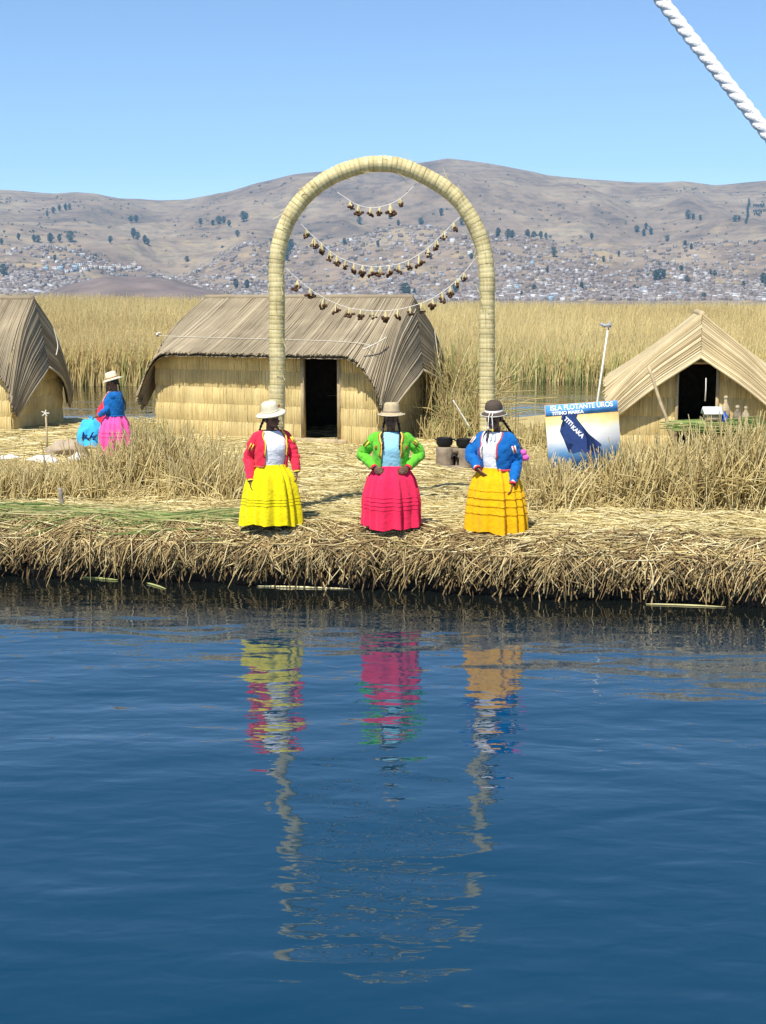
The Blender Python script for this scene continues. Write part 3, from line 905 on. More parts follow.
        m.build('inner_mat', MATS['dark_inside'], h)
    hx, hy = L / 2, W / 2
    front_top = lambda s: roof_z(hy) - 0.09 - droop_at(-hx + s * L, hy)
    gab = lambda s: roof_z((s - 0.5) * W) - 0.10 - droop_at(hx, (s - 0.5) * W)
    gab_far = lambda s: min(gab(s), hr - drop * (0.75 if inset[0] > 0.2 else 0.3))
    def framed(p0, p1, nrm, d0, d1, dh, ztop, pm):
        p0 = np.array(p0, float); p1 = np.array(p1, float)
        a = p0 + (p1 - p0) * d0; b = p0 + (p1 - p0) * d1
        wall(p0, a, 0.02, lambda s: ztop(s * d0), nrm, None)
        wall(b, p1, 0.02, lambda s: ztop(d1 + s * (1 - d1)), nrm, None)
        tv = (p1 - p0) / np.linalg.norm(p1 - p0)
        if ztop((d0 + d1) / 2) > dh + 0.12:
            wall(a, b, dh + 0.045, lambda s: ztop(d0 + s * (d1 - d0)), nrm, None)
        ang_ = math.atan2(tv[1], tv[0])
        M3 = Matrix.Rotation(ang_, 3, 'Z')
        nn = np.array(nrm)
        for q in (a, b):
            c_ = q + nn * 0.012
            m = MB(); m.box((c_[0], c_[1], dh / 2 + 0.02), (0.055, 0.11, dh), M3); m.build('door_post', pm, h)
        c_ = (a + b) / 2 + nn * 0.012
        wd = np.linalg.norm(b - a)
        m = MB(); m.box((c_[0], c_[1], dh + 0.045), (wd + 0.14, 0.10, 0.05), M3); m.build('lintel', pm, h)
        c_ = (a + b) / 2 + nn * 0.03
        m = MB(); m.box((c_[0], c_[1], 0.03), (wd + 0.30, 0.14, 0.14), M3); m.build('door_sill', pm, h)
    if door: framed((-hx, -hy), (hx, -hy), (0, -1), door[0], door[1], door[2], front_top, MATS['wood_pale'])
    else: wall((-hx, -hy), (hx, -hy), 0.02, front_top, (0, -1), None)
    wall((hx, hy), (-hx, hy), 0.02, front_top, (0, 1), None)
    if gable_door: framed((hx, -hy), (hx, hy), (1, 0), gable_door[0], gable_door[1], gable_door[2], gab, MATS['wood_brown'] if False else MATS['wood_pale'])
    else: wall((hx, -hy), (hx, hy), 0.02, gab, (1, 0), None)
    wall((-hx, hy), (-hx, -hy), 0.02, gab_far, (-1, 0), None)
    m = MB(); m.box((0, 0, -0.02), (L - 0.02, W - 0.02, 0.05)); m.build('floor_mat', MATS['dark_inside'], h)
    def slope_pt(u, v, lift=0.03):
        fr_ = (u + xe) / (2 * xe)
        return Vector(((rxl + fr_ * (rxr - rxl)) * (1 - v) + u * v, -v * yo, hr - v * yo * sl_ - 0.05 * math.sin(math.pi * v) + lift))
    return h, slope_pt, dict(hoods=hoods, yo=yo, xe=xe, hr=hr, he=he)

# long hut in the middle
c = gnd(377, 445, ZI)
h1, sp1, q1 = hut('long reed hut with grey thatch and dark doorway behind the arch', c, R(-24), 4.95, 3.05, 1.75, 2.82, 1.72, 0.40, 0.20, (0.50, 0.10), 1.42, 0.10, 0.80,
                  (0.683, 0.842, 1.70), MATS['roof_straw'], seed=1)
def rope_part(h, pts, r=0.009, name='rope'):
    m = MB(); P_ = smooth_path(pts, 0.06)
    m.tubes(P_[None], np.full((1, len(P_)), r), 5); m.build(name, MATS['thin_cord'], h)
rope_part(h1, [sp1(-q1['xe'] + 0.02, 0.70), sp1(-1.6, 0.72), sp1(0, 0.74), sp1(1.4, 0.76), sp1(2.2, 0.80), sp1(2.5, 0.86)], .006)
rope_part(h1, [sp1(-q1['xe'] + 0.0, 0.66, .04), sp1(-q1['xe'] - 0.03, 0.70, 0.06), sp1(-q1['xe'] + 0.04, 0.72, 0.05)], 0.025, 'knot')
rope_part(h1, [sp1(2.30, 0.93, .05), sp1(2.5, 0.82, .06), sp1(2.62, 0.70, 0.05)], 0.014, 'peg')
H_ = q1['hoods'][(1, 1)]
def on_hood(H_, a, c, o=.05):
    return Vector(H_[int(a * (len(H_) - 1)), int(c * 7)]) + Vector((o, 0, 0))
rope_part(h1, [on_hood(H_, .12, .45), on_hood(H_, .45, .5), on_hood(H_, .85, .5), on_hood(H_, 1, .5) - Vector((0, 0, .12))], 0.009)
# hut cut by the left edge
c = gnd(12, 433, ZI)
h0, sp0, q0 = hut('reed hut with sharp drooping thatch cut by the left edge', c, R(-12), 4.6, 2.45, 1.7, 2.80, 1.70, 0.33, 0.12, (0.3, 0.12), 1.45, 0.16, 0.90,
                  None, MATS['roof_straw'], seed=2)
H_ = q0['hoods'][(1, 1)]
rope_part(h0, [on_hood(H_, .10, .5), on_hood(H_, .4, .45), on_hood(H_, .7, .3)], 0.013)
# hut at the right, gable to the camera: its local +x end faces us
pc = at(697, 455, 24.6)
rot = R(-90 - 11)
Wd, Ln = 2.75, 3.6
# corner = front right corner in local terms: (+L/2, -W/2)
gab_c = gnd(697, 455, ZI)
cor = Vector((gab_c.x + math.sin(rot) * Wd / 2, gab_c.y - math.cos(rot) * Wd / 2, 0))
h2, sp2, q2 = hut('pale reed hut with open gable doorway at the right edge', cor, rot, Ln, Wd, 1.5, 2.52, 1.30, 0.30, 0.16, (0, 0), 0.72, 0.20, 0.40,
                  None, MATS['pale_roof_straw'], gable_door=(0.36, 0.615, 1.62), seed=3)

# ------------------------------------------------------------------ people
PROF = [(0.70, .165, .130, 0), (0.78, .175, .138, 0), (0.86, .182, .148, -.005), (0.94, .190, .160, -.012), (1.00, .192, .158, -.014), (1.06, .190, .140, -.006), (1.11, .175, .118, 0), (1.15, .135, .095, .005), (1.185, .085, .078, .01)]
PZ = np.array([p[0] for p in PROF])
def torso(z, sc=1.0):
    return (np.interp(z, PZ, [p[1] for p in PROF]) * sc, np.interp(z, PZ, [p[2] for p in PROF]) * sc, np.interp(z, PZ, [p[3] for p in PROF]))
def hand(mb, wrist, dirv, side, nrm):
    w = Vector(wrist); d = Vector(dirv).normalized(); s = Vector(side).normalized(); n = Vector(nrm).normalized()
    for k in (-0.022, -0.007, 0.008, 0.022):
        mb.capsule(w + s * k * 0.6 + d * 0.01, w + d * 0.075 + s * k, 0.014, 0.012, 8)
    for k, ln in ((-0.033, 0.062), (-0.011, 0.076), (0.011, 0.072), (0.033, 0.056)):
        b = w + d * 0.08 + s * k
        mid = b + d * ln * 0.5 + n * 0.010
        tip = mid + d * ln * 0.38 + n * 0.026
        mb.capsule(b, mid, 0.0088, 0.0082, 8); mb.capsule(mid, tip, 0.0082, 0.0072, 8)
    b = w + d * 0.022 - s * 0.026
    mid = b + d * 0.032 - s * 0.022 + n * 0.006
    mb.capsule(b, mid, 0.0125, 0.011, 8); mb.capsule(mid, mid + d * 0.034 - s * 0.004 + n * 0.012, 0.011, 0.009, 8)
def arm_pts(sh, el, wr, n=14):
    P_ = smooth_path([sh, Vector(sh).lerp(Vector(el), 0.55), el, Vector(el).lerp(Vector(wr), 0.5), wr], 0.02)
    return P_
def person(label, foot, cfg):
    root = empty('person', foot, 0, label, 'person'); root.scale = (cfg.get('size', 1.0),) * 3
    yaw = R(cfg.get('yaw', 0)); hy = R(cfg.get('head_yaw', cfg.get('yaw', 0))); htilt = R(cfg.get('head_tilt', 0)); hpitch = R(cfg.get('head_pitch', 8))
    rs = np.random.default_rng(cfg['seed'])
    ry_ = Matrix.Rotation(yaw, 3, 'Z')
    def rot(p): return ry_ @ Vector(p)
    shL = rot((-0.175, 0.005, 1.105)); shR = rot((0.175, 0.005, 1.105))
    arms = [(shL, Vector(cfg['elbow_l']), Vector(cfg['wrist_l'])), (shR, Vector(cfg['elbow_r']), Vector(cfg['wrist_r']))]
    hands = [cfg['hand_l'], cfg['hand_r']]
    # one continuous body: overlapping solids fused by a voxel remesh
    b = MB()
    b.capsule(rot((0, 0, .78)), rot((0, 0, 1.04)), .125, .12, 16)
    b.capsule(rot((-.10, .005, 1.10)), rot((.10, .005, 1.10)), .062, .062, 12)
    b.capsule(rot((-.07, 0, .74)), rot((.07, 0, .74)), .12, .12, 14)
    for sx in (-1, 1):
        hip = rot((.085 * sx, 0, .70)); kn = rot((.09 * sx, -.01, .40)); an = rot((.085 * sx, .01, .08)); toe = rot((.10 * sx, -.13, .03))
        b.capsule(hip, kn, .085, .058); b.capsule(kn, an, .058, .038); b.capsule(an - Vector((0, 0, .03)), toe, .036, .028)
    for (sh, el, wr), (hd, hs, hn) in zip(arms, hands):
        b.capsule(sh, el, .05, .042); b.capsule(el, wr, .041, .027)
        hand(b, wr, hd, hs, hn)
    HM = Matrix.Rotation(hy, 3, 'Z') @ Matrix.Rotation(htilt, 3, 'Y') @ Matrix.Rotation(hpitch, 3, 'X')
    hc = rot((0, -0.02, 1.318)) + Vector(cfg.get('head_off', (0, 0, 0)))
    def hp(x, y, z): return hc + HM @ (Vector((x, y, z)) * 1.08)
    b.capsule(rot((0, .015, 1.12)), hp(0, .02, -.05), .056, .05)
    b.ell(hp(0, .012, .025), (.078, .096, .098), 18, M=HM)          # skull
    b.ell(hp(0, -.022, -.040), (.062, .066, .068), 16, M=HM)        # jaw and cheeks
    b.capsule(hp(0, -.085, .012), hp(0, -.104, -.022), .010, .015, 8)   # nose
    b.capsule(hp(-.03, -.078, .026), hp(.03, -.078, .026), .013, .013, 8)  # brow
    b.capsule(hp(-.016, -.083, -.056), hp(.016, -.083, -.056), .010, .010, 8)
    b.capsule(hp(0, -.072, -.092), hp(0, -.060, -.098), .017, .016, 8)     # chin
    for sx in (-1, 1):
        b.ell(hp(.078 * sx, .012, -.008), (.010, .020, .028), 8, M=HM)
        b.ell(hp(.040 * sx, -.062, -.030), (.022, .022, .022), 8, M=HM)
    me = b.mesh('body', MATS['skin'])
    tmp = bpy.data.objects.new('tmp', me); C.objects.link(tmp)
    md = tmp.modifiers.new('r', 'REMESH'); md.mode = 'VOXEL'; md.voxel_size = 0.006; md.use_smooth_shade = True
    ms = tmp.modifiers.new('s', 'SMOOTH'); ms.iterations = 3; ms.factor = 0.5
    dg = bpy.context.evaluated_depsgraph_get(); dg.update()
    nm = bpy.data.meshes.new_from_object(tmp.evaluated_get(dg)); nm.name = 'body'
    bpy.data.objects.remove(tmp)
    if not nm.materials: nm.materials.append(MATS['skin'])
    body = link_mesh('body', nm, root)
    for sx in (-1, 1):
        m = MB(); m.ell(hp(.030 * sx, -.074, .006), (.012, .008, .0065), 10, M=HM); m.build('eye', MATS['eye'], root, True)
    m = MB(); m.capsule(hp(-.018, -.0915, -.057), hp(.018, -.0915, -.057), .0045, .0045, 8); m.build('lips', MATS['lip'], root, True)
    for sx in (-1, 1):
        an = rot((.085 * sx, .01, .035)); toe = rot((.10 * sx, -.13, .025))
        m = MB(); m.capsule(an, toe, .047, .040, 12); m.build('shoe', MATS['shoe'], root, True)
    # hair
    m = MB()
    aa = np.arange(24) * 2 * math.pi / 24
    P_ = np.zeros((8, 24, 3))
    for i, el in enumerate(np.linspace(-25, 85, 8)):
        for j, a in enumerate(aa):
            fr = max(0, -math.sin(a)) if True else 0
            e2 = el if fr < 0.35 else max(el, 32 + 20 * fr)
            v = Vector((.087 * math.cos(R(e2)) * math.cos(a), .105 * math.cos(R(e2)) * math.sin(a) + .015, .108 * math.sin(R(e2)) + .02))
            P_[i, j] = hc + HM @ v
    m.grid(P_, wrap=True); m.build('hair', MATS['hair'], root, True)
    for br in cfg.get('braids', []):
        pts = smooth_path([hc + HM @ Vector(br[0])] + [Vector(q) for q in br[1:]], 0.012)
        n = len(pts)
        rr = 0.017 * (1 + 0.22 * np.sin(np.arange(n) * 1.5)) * np.linspace(1, 0.65, n)
        m = MB(); m.tubes(pts[None], rr[None], 8, closed=True); bo = m.build('braid', MATS['hair'], root, True)
        if br is cfg['braids'][0] and cfg.get('pom'):
            e = pts[-1]
            m = MB()
            for q in range(2):
                m.ell((e[0] + .012 + q * .02, e[1] - .01, e[2] - .02 - .055 * q), (.04 + .012 * q, .035, .04), 12)
            m.build('pompom', MATS['bright_pink'] if False else MATS['pom_pink'], bo, True)
    # blouse
    nph = 40
    ph = np.arange(nph) * 2 * math.pi / nph
    zs = np.linspace(.70, 1.175, 16)
    P_ = np.zeros((len(zs), nph, 3))
    for i, z in enumerate(zs):
        rx, ry, yo_ = torso(z, 1.03)
        fold = 1 + 0.018 * np.sin(ph * 5 + z * 40) * (z < .95) + 0.02 * math.sin((z - .7) * 60) * (np.cos(ph) > 0.3) * (z < .9)
        P_[i, :, 0] = rx * np.sin(ph) * fold; P_[i, :, 1] = -ry * np.cos(ph) * fold + yo_; P_[i, :, 2] = z
    P_ = P_ @ np.array(ry_).T
    m = MB(); m.grid(P_, wrap=True); m.build('blouse', MATS[cfg['blouse']], root, True)
    # jacket body, open at the front
    jz = np.linspace(cfg.get('jz', .735), 1.165, 16)
    opn = np.interp(jz, [.72, .80, .95, 1.05, 1.17], cfg.get('open', [44, 36, 32, 30, 52]))
    npn = 44
    P_ = np.zeros((len(jz), npn, 3)); Q_ = np.zeros_like(P_)
    for i, z in enumerate(jz):
        rx, ry, yo_ = torso(z, 1.0)
        gather = 1.0 if z > .78 else 0.985
        a = np.linspace(R(opn[i]), 2 * math.pi - R(opn[i]), npn)
        wr = 1 + 0.025 * np.sin(a * 7 + z * 30 + cfg['seed']) + 0.02 * np.sin(a * 13 - z * 55 + 2 * np.sin(a * 3)) + 0.012 * np.sin(z * 80 + 4 * a)
        for arr, e in ((P_, .030), (Q_, .018)):
            arr[i, :, 0] = (rx + e) * np.sin(a) * wr * gather; arr[i, :, 1] = -(ry + e) * np.cos(a) * wr * gather + yo_; arr[i, :, 2] = z + (0.012 if z > 1.1 else 0)
    P_ = P_ @ np.array(ry_).T; Q_ = Q_ @ np.array(ry_).T
    m = MB()
    m.grid(P_); m.grid(Q_, flip=True)
    m.grid(np.stack([P_[:, 0], Q_[:, 0]], 1)); m.grid(np.stack([P_[:, -1], Q_[:, -1]], 1), flip=True); m.grid(np.stack([P_[0], Q_[0]], 0), flip=True); m.grid(np.stack([P_[-1], Q_[-1]], 0))
    jk = m.build('jacket', MATS[cfg['jacket']], root, True)
    # front trim
    for e in (0, -1):
        for off, mt in ((0.0, cfg['trim'][0]), (0.016, cfg['trim'][1])):
            pth = P_[5:, e].copy()
            nx = P_[5:, 1 if e == 0 else -2] - pth; nx /= np.linalg.norm(nx, axis=1, keepdims=True)
            m = MB(); m.tubes((pth + nx * off)[None], np.full((1, len(pth)), .0085), 6, closed=True); m.build('trim', MATS[mt], jk, True)
    m = MB(); pth = (P_[0] + P_[1]) / 2
    m.tubes(pth[None], np.full((1, npn), .013), 6, closed=True); m.build('waistband', MATS[cfg.get('band', cfg['jacket'])], jk, True)
    # sleeves
    for (sh, el, wr), sx in zip(arms, (-1, 1)):
        inward = rot((-.05 * sx, 0, .0))
        pts = smooth_path([sh + inward, sh, sh.lerp(el, .5) + rot((.012 * sx, 0, 0)), el, el.lerp(wr, .5), wr], 0.013)
        n = len(pts); q = np.linspace(0, 1, n)
        rr = np.interp(q, [0, .12, .3, .55, .75, .9, 1], [.058, .070, .070, .067, .062, .054, .044])
        mm_ = 18
        T_ = np.gradient(pts, axis=0); T_ /= np.linalg.norm(T_, axis=1, keepdims=True)
        S_ = np.cross(T_, np.array([0.15, 1.0, 0.1])); S_ /= np.linalg.norm(S_, axis=1, keepdims=True); U_ = np.cross(S_, T_)
        a = np.arange(mm_) * 2 * math.pi / mm_
        wrk = np.array([[noise.noise(Vector((math.cos(x) * 1.6 + cfg['seed'], math.sin(x) * 1.6, i * .32))) for x in a] for i in range(n)])
        rad = rr[:, None] * (1 + 0.30 * wrk * np.clip(q * 4, 0.15, 1)[:, None])
        V = pts[:, None] + rad[..., None] * (np.cos(a)[None, :, None] * S_[:, None] + np.sin(a)[None, :, None] * U_[:, None])
        m = MB(); m.grid(V, wrap=True); m.build('sleeve', MATS[cfg['jacket']], jk, True)
        # cuff: three bands
        d_ = (wr - el).normalized()
        for i, mt in enumerate(cfg['cuff']):
            p0 = wr - d_ * (.036 - .018 * i)
            m = MB(); m.tubes(np.array([p0 - d_ * .002, p0 + d_ * .006, p0 + d_ * .018, p0 + d_ * .022])[None], np.array([[.036, .043, .043, .036]]), 14, closed=False); m.build('cuff', MATS[mt], jk, True)
        # embroidered patches on the upper sleeve, facing forward and out
        i0 = int(n * .28)
        outv = (rot((.55 * sx, -1.0, 0.25))).normalized()
        for kk, mt in zip((-1, 0, 1), cfg['patch']):
            if mt is None: continue
            tv = Vector(T_[i0]); sd = tv.cross(outv).normalized(); o2 = sd.cross(tv).normalized()
            if o2.dot(outv) < 0: o2 = -o2
            cpt = Vector(pts[i0]) + o2 * rad[i0].max() * 0.99 + sd * .016 * kk
            M3 = Matrix((sd, o2, tv)).transposed()
            m = MB(); m.box(cpt, (.014, .012, .085), M3); m.build('patch', MATS[mt], jk)
    for ex_, ez_ in cfg.get('emblem', []):
        rx, ry, yo_ = torso(ez_, 1.0); ph_ = R(ex_)
        m = MB(); m.ell(rot(((rx + .034) * math.sin(ph_), -(ry + .034) * math.cos(ph_) + yo_, ez_)), (.020, .012, .026), 12); m.build('emblem', MATS['trim_brown'], jk, True)
    # skirt
    tz = cfg['tucks']
    zl = sorted(set(list(np.linspace(cfg.get('hem', .045), .775, 30)) + [t + e for t in tz for e in (-.012, -.001, .001, .012)]))
    ns = 120
    a = np.arange(ns) * 2 * math.pi / ns
    P_ = np.zeros((len(zl), ns, 3))
    w0 = cfg.get('skirt_w', .335)
    pleat = np.zeros(ns)
    for hr_, am in ((9, .6), (13, .5), (17, .35), (23, .25)):
        pleat += am * np.sin(a * hr_ + rs.uniform(0, 6.28))
    pleat = np.sign(pleat) * np.abs(pleat) ** .75 * (1 + .35 * np.sin(a * 2 + rs.uniform(0, 6)))
    fine = np.sin(a * 30 + 1.5 * np.sin(a * 4))
    for i, z in enumerate(zl):
        q = np.clip((.775 - z) / .73, 0, 1)
        r_ = np.interp(q, [0, .04, .2, .4, .6, .8, 1], [.178, .190, .268, .312, .330, w0, w0 + .006])
        step = sum(cfg.get('tk', .0042) for t in tz if z > t) - sum(cfg.get('tk', .0042) * np.clip((z - t) / .07, 0, 1) for t in tz if z > t)
        amp = np.interp(q, [0, .1, .5, 1], [.008, .020, .027, .044])
        rr = r_ + step + amp * pleat + .004 * fine * (1 - q)
        P_[i, :, 0] = rr * np.sin(a); P_[i, :, 1] = -rr * np.cos(a) * .84; P_[i, :, 2] = z + (.018 * np.sin(a * 2 + cfg['seed']) + .010 * np.sin(a * 5 + 1) + .006 * np.sin(a * 11)) * q ** 4
    P_ = P_ @ np.array(ry_).T
    m = MB(); m.grid(P_, wrap=True)
    m.grid(np.array(P_[:6]) * np.array([.97, .97, 1]), wrap=True, flip=True)
    m.build('skirt', MATS[cfg['skirt']], root, True)
    # hat
    kind = cfg['hat']
    HB = HM @ Matrix.Rotation(R(cfg.get('hat_pitch', -4)), 3, 'X') @ Matrix.Rotation(R(cfg.get('hat_roll', 0)), 3, 'Y')
    hb = hc + HM @ Vector((0, .008, cfg.get('hat_z', .084)))
    if kind == 'felt':
        prof = [(.142, -.022), (.146, -.019), (.140, -.012), (.118, .000), (.104, .010), (.102, .028), (.103, .06), (.096, .095), (.078, .122), (.045, .138), (.002, .142)]
    else:
        prof = [(cfg.get('brim', .175), -.020), (cfg.get('brim', .175) + .004, -.016), (.15, -.007), (.125, .000), (.104, .006), (.101, .03), (.096, .075), (.088, .108), (.070, .122), (.035, .124), (.002, .121)]
    droop = cfg.get('droop', .010)
    def wob(aa_, i):
        return 1 + (0.05 * np.sin(2 * aa_ + cfg['seed']) if i < 4 else 0)
    m = MB()
    nh = 40; ah = np.arange(nh) * 2 * math.pi / nh
    def hat_ring(r, z, e=0.0):
        rr = (r + e) * (1 + (0.04 * np.sin(2 * ah + cfg['seed']) if r > .125 else 0)) * np.ones(nh)
        out = np.zeros((nh, 3)); out[:, 0] = rr * np.cos(ah) * .97; out[:, 1] = rr * np.sin(ah) * 1.06
        out[:, 2] = z - (droop * (np.sin(ah) ** 2) if r > .12 else 0) * (r - .1) / .08
        return (out @ np.array(HB).T) + np.array(hb)
    m.grid(np.array([hat_ring(r, z) for r, z in prof]), wrap=True)
    m.grid(np.array([hat_ring(r, z - .007, -.003) for r, z in prof[:6]]), wrap=True, flip=True)
    ht = m.build('hat', MATS[cfg['hat_mat']], root, True)
    m = MB(); m.grid(np.array([hat_ring(.105, .008), hat_ring(.1065, .012), hat_ring(.105, cfg.get('band_h', .024)), hat_ring(.1015, cfg.get('band_h', .024) + .003)]), wrap=True)
    m.build('hat_band', MATS[cfg['hat_band']], ht, True)
    if cfg.get('brim_edge'):
        pr = hat_ring(prof[1][0], prof[1][1]); pr = np.concatenate([pr, pr[:1]])
        m = MB(); m.tubes(pr[None], np.full((1, len(pr)), .004), 6); m.build('brim_edge', MATS[cfg['brim_edge']], ht, True)
    if kind == 'felt':
        f = HB @ Vector((0, -1, 0)); sd = HB @ Vector((1, 0, 0)); up = HB @ Vector((0, 0, 1))
        for k_, (dx, ln) in enumerate(((-.012, .125), (.022, .15))):
            p0 = Vector(hb) + f * .118 + up * .012 + sd * dx
            p1 = Vector(hb) + f * .166 - up * .018 + sd * dx * 1.1
            p2 = p1 + Vector((dx * .4, 0, -ln * .6)) ; p3 = p2 + Vector((0, .0, -ln * .42))
            m = MB(); m.tubes(np.array([p0, p1, p2, p3])[None], np.array([[.005, .005, .0055, .007]]), 5, closed=True); rb = m.build('ribbon', MATS['trim_white'], ht, True)
            m = MB(); m.ell(p3, (.012, .010, .022), 8); m.build('tassel', MATS['trim_yellow'] if k_ else MATS['trim_white'], rb, True)
    elif cfg.get('flower'):
        fp = Vector(hb) + HB @ Vector((.075, -.082, .055))
        m = MB()
        for q in range(5): m.ell(fp + HB @ Vector((.012 * math.cos(q * 1.257), -.004, .012 * math.sin(q * 1.257))), (.010, .006, .010), 8)
        m.build('hat_flower', MATS['trim_brown'], ht, True)
    return root

def foot_at(px, py):
    z = ZI
    for _ in range(40):
        p = gnd(px, py, z); z = .7 * z + .3 * (float(gz(p.x, p.y)) + 0.012)
    p.z = z
    return p
dn = ((0, -.15, -1), (0, 1, 0), (1, 0, 0))
person('woman in crimson jacket, yellow skirt and cream hat, looking aside', foot_at(272, 527), dict(
    seed=3, yaw=28, head_yaw=52, head_tilt=-9, head_pitch=3, jacket='crimson', skirt='yellow', blouse='white_cloth', trim=('trim_yellow', 'crimson'), cuff=('trim_yellow', 'trim_red', 'trim_yellow'),
    patch=('trim_yellow', None, 'trim_yellow'), band='trim_brown', hat='straw', hat_mat='straw_hat', hat_band='straw_hat', brim=.178, hat_roll=-6, flower=True, skirt_w=.35, tucks=(.36, .325, .29), hem=.05,
    open=[46, 42, 40, 38, 56],
    elbow_l=(-.265, -.02, .85), wrist_l=(-.235, -.17, .60), hand_l=((.02, -.12, -1), (0, -1, .1), (1, 0, 0)),
    elbow_r=(.275, .07, .86), wrist_r=(.305, .0, .69), hand_r=((.05, -.1, -1), (0, -1, 0), (-1, 0, 0)),
    braids=[((-.07, .06, .0), (-.13, .04, 1.20), (-.155, .08, 1.08)), ((.05, .08, .0), (.08, .13, 1.18), (.1, .17, 1.05))]))
person('woman in green jacket and hot pink skirt with hands on hips', foot_at(391, 529), dict(
    seed=5, yaw=0, head_yaw=-4, head_tilt=3, head_pitch=4, jacket='green', skirt='hot_pink', emblem=[(-52, 1.0), (52, 1.0)], blouse='pale_blue', trim=('trim_yellow', 'trim_brown'), cuff=('trim_yellow', 'trim_red', 'crimson'),
    patch=('trim_yellow', None, 'trim_brown'), hat='straw', hat_mat='tan_hat', hat_band='tan_hat_dark', brim_edge='straw_hat', brim=.168, hat_roll=-3, skirt_w=.325, tucks=(.40, .355, .31, .265), hem=.04,
    elbow_l=(-.345, .06, .90), wrist_l=(-.205, -.13, .765), hand_l=((.75, -.42, -.35), (.3, .1, .85), (.2, .9, -.1)),
    elbow_r=(.345, .06, .90), wrist_r=(.205, -.13, .765), hand_r=((-.75, -.42, -.35), (-.3, .1, .85), (-.2, .9, -.1)),
    braids=[((-.075, .05, .0), (-.105, -.06, 1.17), (-.10, -.165, 1.06), (-.10, -.185, .98)), ((.075, .05, .0), (.105, -.06, 1.17), (.10, -.165, 1.06), (.10, -.185, .98))]))
person('woman in blue jacket, orange skirt and dark felt hat with ribbons', foot_at(495, 534), dict(
    seed=8, size=1.045, yaw=-33, head_yaw=-20, head_tilt=0, head_pitch=14, head_off=(-.02, -.03, -.005), jacket='blue', skirt='orange', blouse='white_cloth', trim=('trim_white', 'trim_red'), cuff=('trim_red', 'trim_white', 'trim_red'),
    patch=('trim_white', 'trim_red', 'trim_white'), band='trim_red', hat='felt', hat_mat='felt', hat_band='trim_white', brim_edge='trim_white', hat_pitch=-8, skirt_w=.345, tucks=(.52, .43, .345, .255), tk=.0075, hem=.04,
    open=[34, 26, 24, 24, 46], band_h=.03,
    elbow_l=(-.285, .07, .90), wrist_l=(-.22, -.10, .775), hand_l=((.55, -.30, -.65), (.3, -.8, .3), (.8, .3, .0)),
    elbow_r=(.225, -.06, .84), wrist_r=(.175, -.215, .62), hand_r=((-.10, -.14, -1), (-.4, -1, .1), (-1, .3, 0)),
    pom=True, braids=[((.06, .08, .0), (.17, .12, 1.17), (.265, .10, 1.04), (.30, .05, .95)), ((-.07, .05, .0), (-.10, -.07, 1.17), (-.12, -.13, 1.08))]))
fp = gnd(116, 460, ZI); fp.z = float(gz(fp.x, fp.y)) + .012
person('woman in blue jacket and bright pink skirt seen from the side behind reeds', fp, dict(
    seed=11, size=.97, yaw=-92, head_yaw=-84, head_tilt=0, head_pitch=12, jacket='blue', skirt='bright_pink', blouse='white_cloth', trim=('trim_white', 'trim_red'), cuff=('trim_red', 'trim_white', 'trim_red'),
    patch=('trim_white', 'trim_red', 'trim_white'), band='blue', hat='straw', hat_mat='straw_hat', hat_band='trim_brown', brim=.175, hat_pitch=4, skirt_w=.33, tucks=(.45, .38), hem=.04,
    elbow_l=(-.10, -.20, .86), wrist_l=(-.24, -.16, .76), hand_l=((-1, .2, -.3), (0, -1, 0), (0, 0, -1)),
    elbow_r=(-.06, .20, .86), wrist_r=(-.22, .18, .76), hand_r=((-1, -.2, -.3), (0, 1, 0), (0, 0, -1)),
    braids=[((.0, .10, -.02), (.13, -.05, 1.12), (.20, -.05, .98), (.20, -.05, .84))]))

# ------------------------------------------------------------------ things around the women
def cloth_pile(name, lab, cat, c, size, mat, seed, inner=None):
    root = None
    m = MB(); n = 34; kz = 14
    P_ = np.zeros((kz, n, 3))
    for i in range(kz):
        e = i / (kz - 1)
        for j in range(n):
            a = j / n * 2 * math.pi
            q = math.cos(e * math.pi / 2) ** 0.6
            k_ = 1 + 0.32 * noise.fractal(Vector((math.cos(a) * 1.6, math.sin(a) * 1.6, e * 2 + seed)), 1, 2, 4)
            P_[i, j] = (size[0] * q * math.cos(a) * k_, size[1] * q * math.sin(a) * k_, size[2] * math.sin(e * math.pi / 2) * (1 + 0.25 * noise.noise(Vector((a, e * 3, seed)))))
    m.grid(P_, wrap=True)
    if inner:
        root = empty(name, c, 0, lab, cat)
        m.build('cloth', MATS[mat], root, True)
        m2 = MB()
        for q in range(5):
            m2.capsule((-size[0] * .35 + .05 * q, -size[1] * .9, size[2] * (.35 + .08 * (q % 2))), (-size[0] * .25 + .06 * q, -size[1] * 1.02, size[2] * (.6 - .1 * (q % 3))), .018, .014, 8)
        m2.build('dark_fold', MATS[inner], root, True)
        return root
    o = m.build(name, MATS[mat], None, True); o.location = c
    return tag(o, lab, cat)
def on_ground(px, py, dz=0.0):
    p = gnd(px, py, ZI); p.z = float(gz(p.x, p.y)) + dz
    return p
p = on_ground(90, 447); cloth_pile('cloth_bundle', 'light blue cloth bundle in front of the pink skirted woman', 'bundle', p + Vector((0, 0, -.02)), (.27, .22, .52), 'cyan', 3, 'navy')
p = on_ground(101, 447); cloth_pile('cloth_bundle', 'red cloth bundle beside the light blue bundle', 'bundle', p + Vector((0, .35, -.02)), (.16, .15, .80), 'crimson', 6)
p = on_ground(66, 456); cloth_pile('sack', 'tan sacking heap among dry reeds left of the women', 'sack', p, (.34, .3, .24), 'sack', 9)
